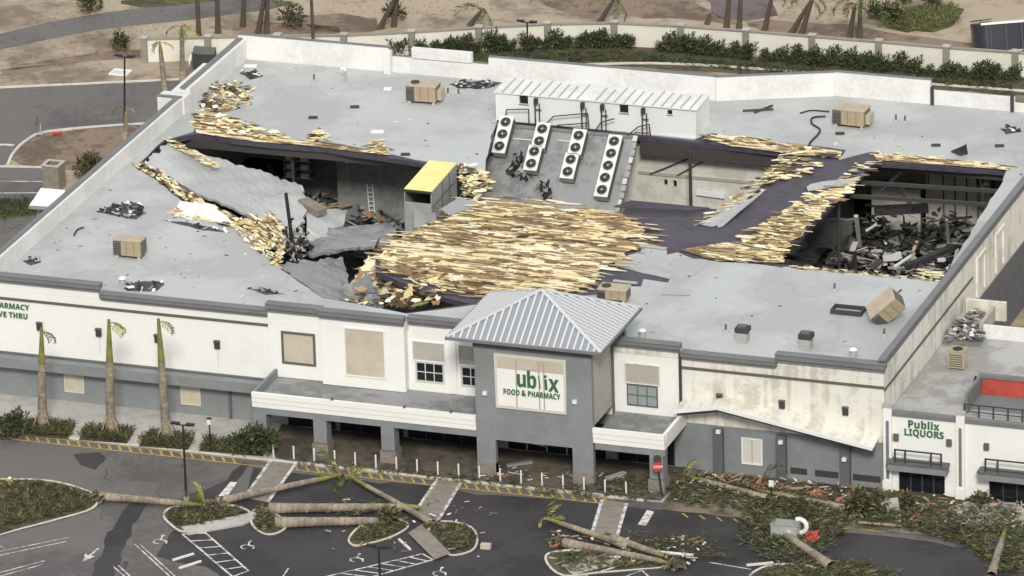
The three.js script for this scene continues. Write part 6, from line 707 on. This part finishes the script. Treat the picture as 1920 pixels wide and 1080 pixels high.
{ const C = new Chips(470), r = C.r, put = (poly, n, pal, s = 1) => { for (const [x, z] of scatter(poly, n, r)) C.add(x, 0.08 + r() * 0.25, z, rr(0.15, 0.9, r) * s, rr(0.06, 0.25, r) * s, 0.05, r() * 6.3, (r() - 0.5) * 0.7, (r() - 0.5) * 0.6, vary(pick(pal, r), r, 0.7, 1.3)); };
  const pal = [[0.5, 0.46, 0.38], [0.32, 0.25, 0.16], [0.2, 0.15, 0.09], [0.65, 0.63, 0.58], [0.4, 0.16, 0.09], [0.1, 0.09, 0.07]];
  put([[10.62, -3.94], [19.64, -5.4], [27.56, -5.06], [35.85, -5.85], [37.23, -0.81], [29.15, 0.45], [20.61, 0.34], [12.48, 0.59]], 480, pal); put([[-3.18, -2.19], [10.2, -2.81], [11.25, 0.43], [-2.19, 0.6]], 90, pal, 0.8); put([[5.67, 8.41], [16.67, 6.34], [17.17, 11.51], [7.99, 14.06]], 150, pal); put([[31.09, -3.54], [36.1, -4.93], [37.1, -1.26], [32.84, -0.08]], 110, [[0.5, 0.48, 0.44], [0.4, 0.37, 0.33]]); put([[-13.58, 6.77], [1.6, 4.59], [2.58, 14.12], [-8.41, 16.2]], 60, pal, 0.7);
  top('storm_debris', C.geo(), M.chips, 'splintered wood and scraps scattered along the shop fronts', 'debris', null, 'stuff'); }
{ const C = new Chips(471), r = C.r; for (const [x, z] of scatter([[19.56, -4.38], [22.65, -3.22], [25.81, -3.09], [23.21, -1.37], [19.91, -1.96], [13.77, -2.78], [13.05, -3.8]], 48, r)) C.add(x, 0.15 + r() * 0.35, z, rr(0.3, 1.1, r), rr(0.12, 0.35, r), 0.08, r() * 6.3, (r() - 0.5), r() - 0.5, pick([[0.34, 0.16, 0.09], [0.38, 0.27, 0.18], [0.2, 0.11, 0.07]], r)); top('terracotta_rubble', C.geo(), M.chips, 'reddish broken clay rubble below the bent canopy', 'rubble', null, 'stuff'); }
// west side: hollow pier, fallen white canopy, dumpster, white frame
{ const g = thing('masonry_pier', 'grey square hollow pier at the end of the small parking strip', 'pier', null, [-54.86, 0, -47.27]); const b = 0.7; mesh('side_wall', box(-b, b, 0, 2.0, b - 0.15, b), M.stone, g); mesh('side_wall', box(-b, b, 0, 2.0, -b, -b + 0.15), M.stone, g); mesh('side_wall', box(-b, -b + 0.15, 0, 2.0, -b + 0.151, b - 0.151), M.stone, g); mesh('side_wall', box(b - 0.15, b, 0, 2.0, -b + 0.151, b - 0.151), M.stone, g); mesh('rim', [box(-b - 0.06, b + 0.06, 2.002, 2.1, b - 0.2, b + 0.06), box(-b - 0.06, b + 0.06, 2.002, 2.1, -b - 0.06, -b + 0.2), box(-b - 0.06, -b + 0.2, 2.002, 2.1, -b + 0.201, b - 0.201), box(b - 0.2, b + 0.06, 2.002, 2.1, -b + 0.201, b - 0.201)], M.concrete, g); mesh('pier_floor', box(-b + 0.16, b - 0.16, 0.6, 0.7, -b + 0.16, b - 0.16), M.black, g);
  const w = thing('fallen_canopy', 'white canopy slab leaning on the west parapet', 'canopy', null, [-48.21, 5.2, -31.02]); mesh('slab', patch([-1.0, 0.75, -0.9], [1.0, 0.8, -0.9], [1.2, 0.1, 0.9], [-1.3, 0.0, 0.9], 6, 5, 0.12, 480, 0.2), M.white, w); mesh('rim', beam([-1.3, -0.15, 0.95], [1.3, -0.05, 0.95], 0.12, 0.25), M.membraneOld, w); for (const x of [-0.9, 0.9]) mesh('leg', box(x - 0.12, x + 0.12, -5.15, -0.25, -0.12, 0.12), M.greyPaint, w);
  const d = thing('dumpster', 'dark dented dumpster behind the north west corner', 'dumpster', null, [-53.97, 0, -77.43], 0.2); mesh('bin', box(-0.9, 0.9, 0.12, 1.4, -0.7, 0.7), M.dark, d); mesh('lid', patch([-0.92, 1.62, -0.72], [0.92, 1.55, -0.72], [0.95, 1.42, 0.74], [-0.95, 1.45, 0.74], 5, 4, 0.06, 481, 0.06), M.coil, d); mesh('torn_sheet', patch([-1.2, 1.0, 0.7], [-0.9, 1.75, 0.2], [-0.8, 1.8, 0.6], [-1.15, 0.3, 0.9], 4, 5, 0.1, 482, 0.03), M.white, d); for (const x of [-0.7, 0.7]) mesh('wheel', rod([x - 0.06, 0.07, 0.4], [x + 0.06, 0.07, 0.4], 0.07, 0.07, 10), M.black, d);
  const f = thing('white_frame', 'white rectangular frame lying on the sand by the side road', 'pallet', null, [-60.21, 0.02, -74.22]); mesh('frame_side', box(-0.8, 0.8, 0, 0.12, 0.55, 0.7), M.white, f); mesh('frame_side', box(-0.8, 0.8, 0, 0.12, -0.7, -0.55), M.white, f); mesh('frame_end', box(-0.8, -0.65, 0, 0.12, -0.549, 0.549), M.white, f); mesh('frame_end', box(0.65, 0.8, 0, 0.12, -0.549, 0.549), M.white, f); mesh('inner_board', box(-0.64, 0.64, 0, 0.05, -0.54, 0.54), M.offwhite, f);  // a white frame with a board inside, no pallet
  const p = thing('kerb_marker', 'bent pale marker post on the curved kerb', 'marker post', null, [-60.71, 0.1, -58.34]); mesh('post', rod([0, 0, 0], [0.05, 0.9, 0], 0.09, 0.05), M.greige, p); mesh('foot', box(-0.25, 0.25, 0, 0.1, -0.2, 0.2), M.greige, p);
  top('red_strip', beam([-59.77, 0.2, -58.56], [-59.04, 0.25, -58.74], 0.25, 0.15), M.red, 'red plastic strip on the curved kerb', 'plastic strip');
  for (const [a, b] of [[[-61.31, -47.08], [-56.13, -48.32]], [[-60.18, -44.46], [-55.46, -45.85]]]) { const s = marks('bay_line', 'white bay line of the small parking strip'); line(s, a, b, 0.16); } { const s = marks('bay_line', 'white stop line on the side road'); line(s, [-64.8, -55.18], [-61.87, -55.56], 0.5); } }
// overturned dark vehicle behind the boundary wall
{ const g = thing('overturned_vehicle', 'dark overturned vehicle lying on its side behind the boundary wall', 'vehicle', null, [9.02, 0, -98.59]); const v = new THREE.Group(); 
  const s = new THREE.Shape(); s.moveTo(-2.2, 0.35); s.lineTo(2.2, 0.35); s.quadraticCurveTo(2.35, 0.8, 2.1, 1.0); s.lineTo(1.3, 1.1); s.lineTo(0.7, 1.72); s.quadraticCurveTo(0.4, 1.85, -1.6, 1.82); s.quadraticCurveTo(-2.1, 1.8, -2.25, 1.1); s.closePath();
  const eb = new THREE.ExtrudeGeometry(s, { depth: 1.66, bevelEnabled: true, bevelSize: 0.08, bevelThickness: 0.1, bevelSegments: 3, steps: 1 }); eb.translate(0, 0, -0.83);
  const T4 = new THREE.Matrix4().makeRotationFromEuler(new THREE.Euler(1.25, 0.5, 0, 'YXZ')).setPosition(0.2, 0.75, 0); const put = (n, ge, m, par = g) => { ge.applyMatrix4(T4); return mesh(n, ge, m, par); };
  put('body', eb, std(0.03, 0.032, 0.042, 0.3)); put('side_window', box(-1.7, 0.5, 1.15, 1.65, -0.96, -0.935), M.glass); put('windscreen', beam([0.78, 1.62, 0], [1.28, 1.12, 0], 1.5, 0.03), M.glass); put('roof_rail', box(-2.0, 1.0, 1.7, 1.95, -0.95, -0.82), M.white); put('roof_rail', box(-1.7, 0.4, 1.9, 1.95, 0.7, 0.8), M.offwhite); put('sill_trim', box(-1.5, 1.5, 0.4, 0.5, -0.97, -0.94), M.offwhite);
  for (const x of [-1.4, 1.4]) for (const z of [-0.85, 0.85]) { const w = put('wheel', rod([x, 0.36, z - 0.12], [x, 0.36, z + 0.12], 0.36, 0.36, 16), M.black); put('rim', rod([x, 0.36, z - 0.14], [x, 0.36, z + 0.14], 0.2, 0.2, 10), M.steelLight, w); } put('headlight', box(2.22, 2.3, 0.75, 0.92, -0.7, -0.4), M.white); put('headlight', box(2.22, 2.3, 0.75, 0.92, 0.4, 0.7), M.white); for (const x of [-1.5, -0.6, 0.3]) put('roof_bar', box(x - 0.04, x + 0.04, 1.905, 1.97, -0.8, 0.8), M.steel); put('bent_bonnet', patch([1.2, 1.35, -0.9], [2.3, 1.2, -0.8], [2.4, 1.15, 0.8], [1.2, 1.5, 0.9], 6, 6, 0.25, 491, 0.04), M.unitGrey); g.scale.setScalar(1.45); put('crumpled_panel', patch([-2.3, 0.9, -1.1], [-1.2, 1.3, -1.15], [-1.0, 0.5, -1.1], [-2.4, 0.4, -1.0], 5, 5, 0.15, 490, 0.04), M.steelLight); }
renderer.render(scene, camera);
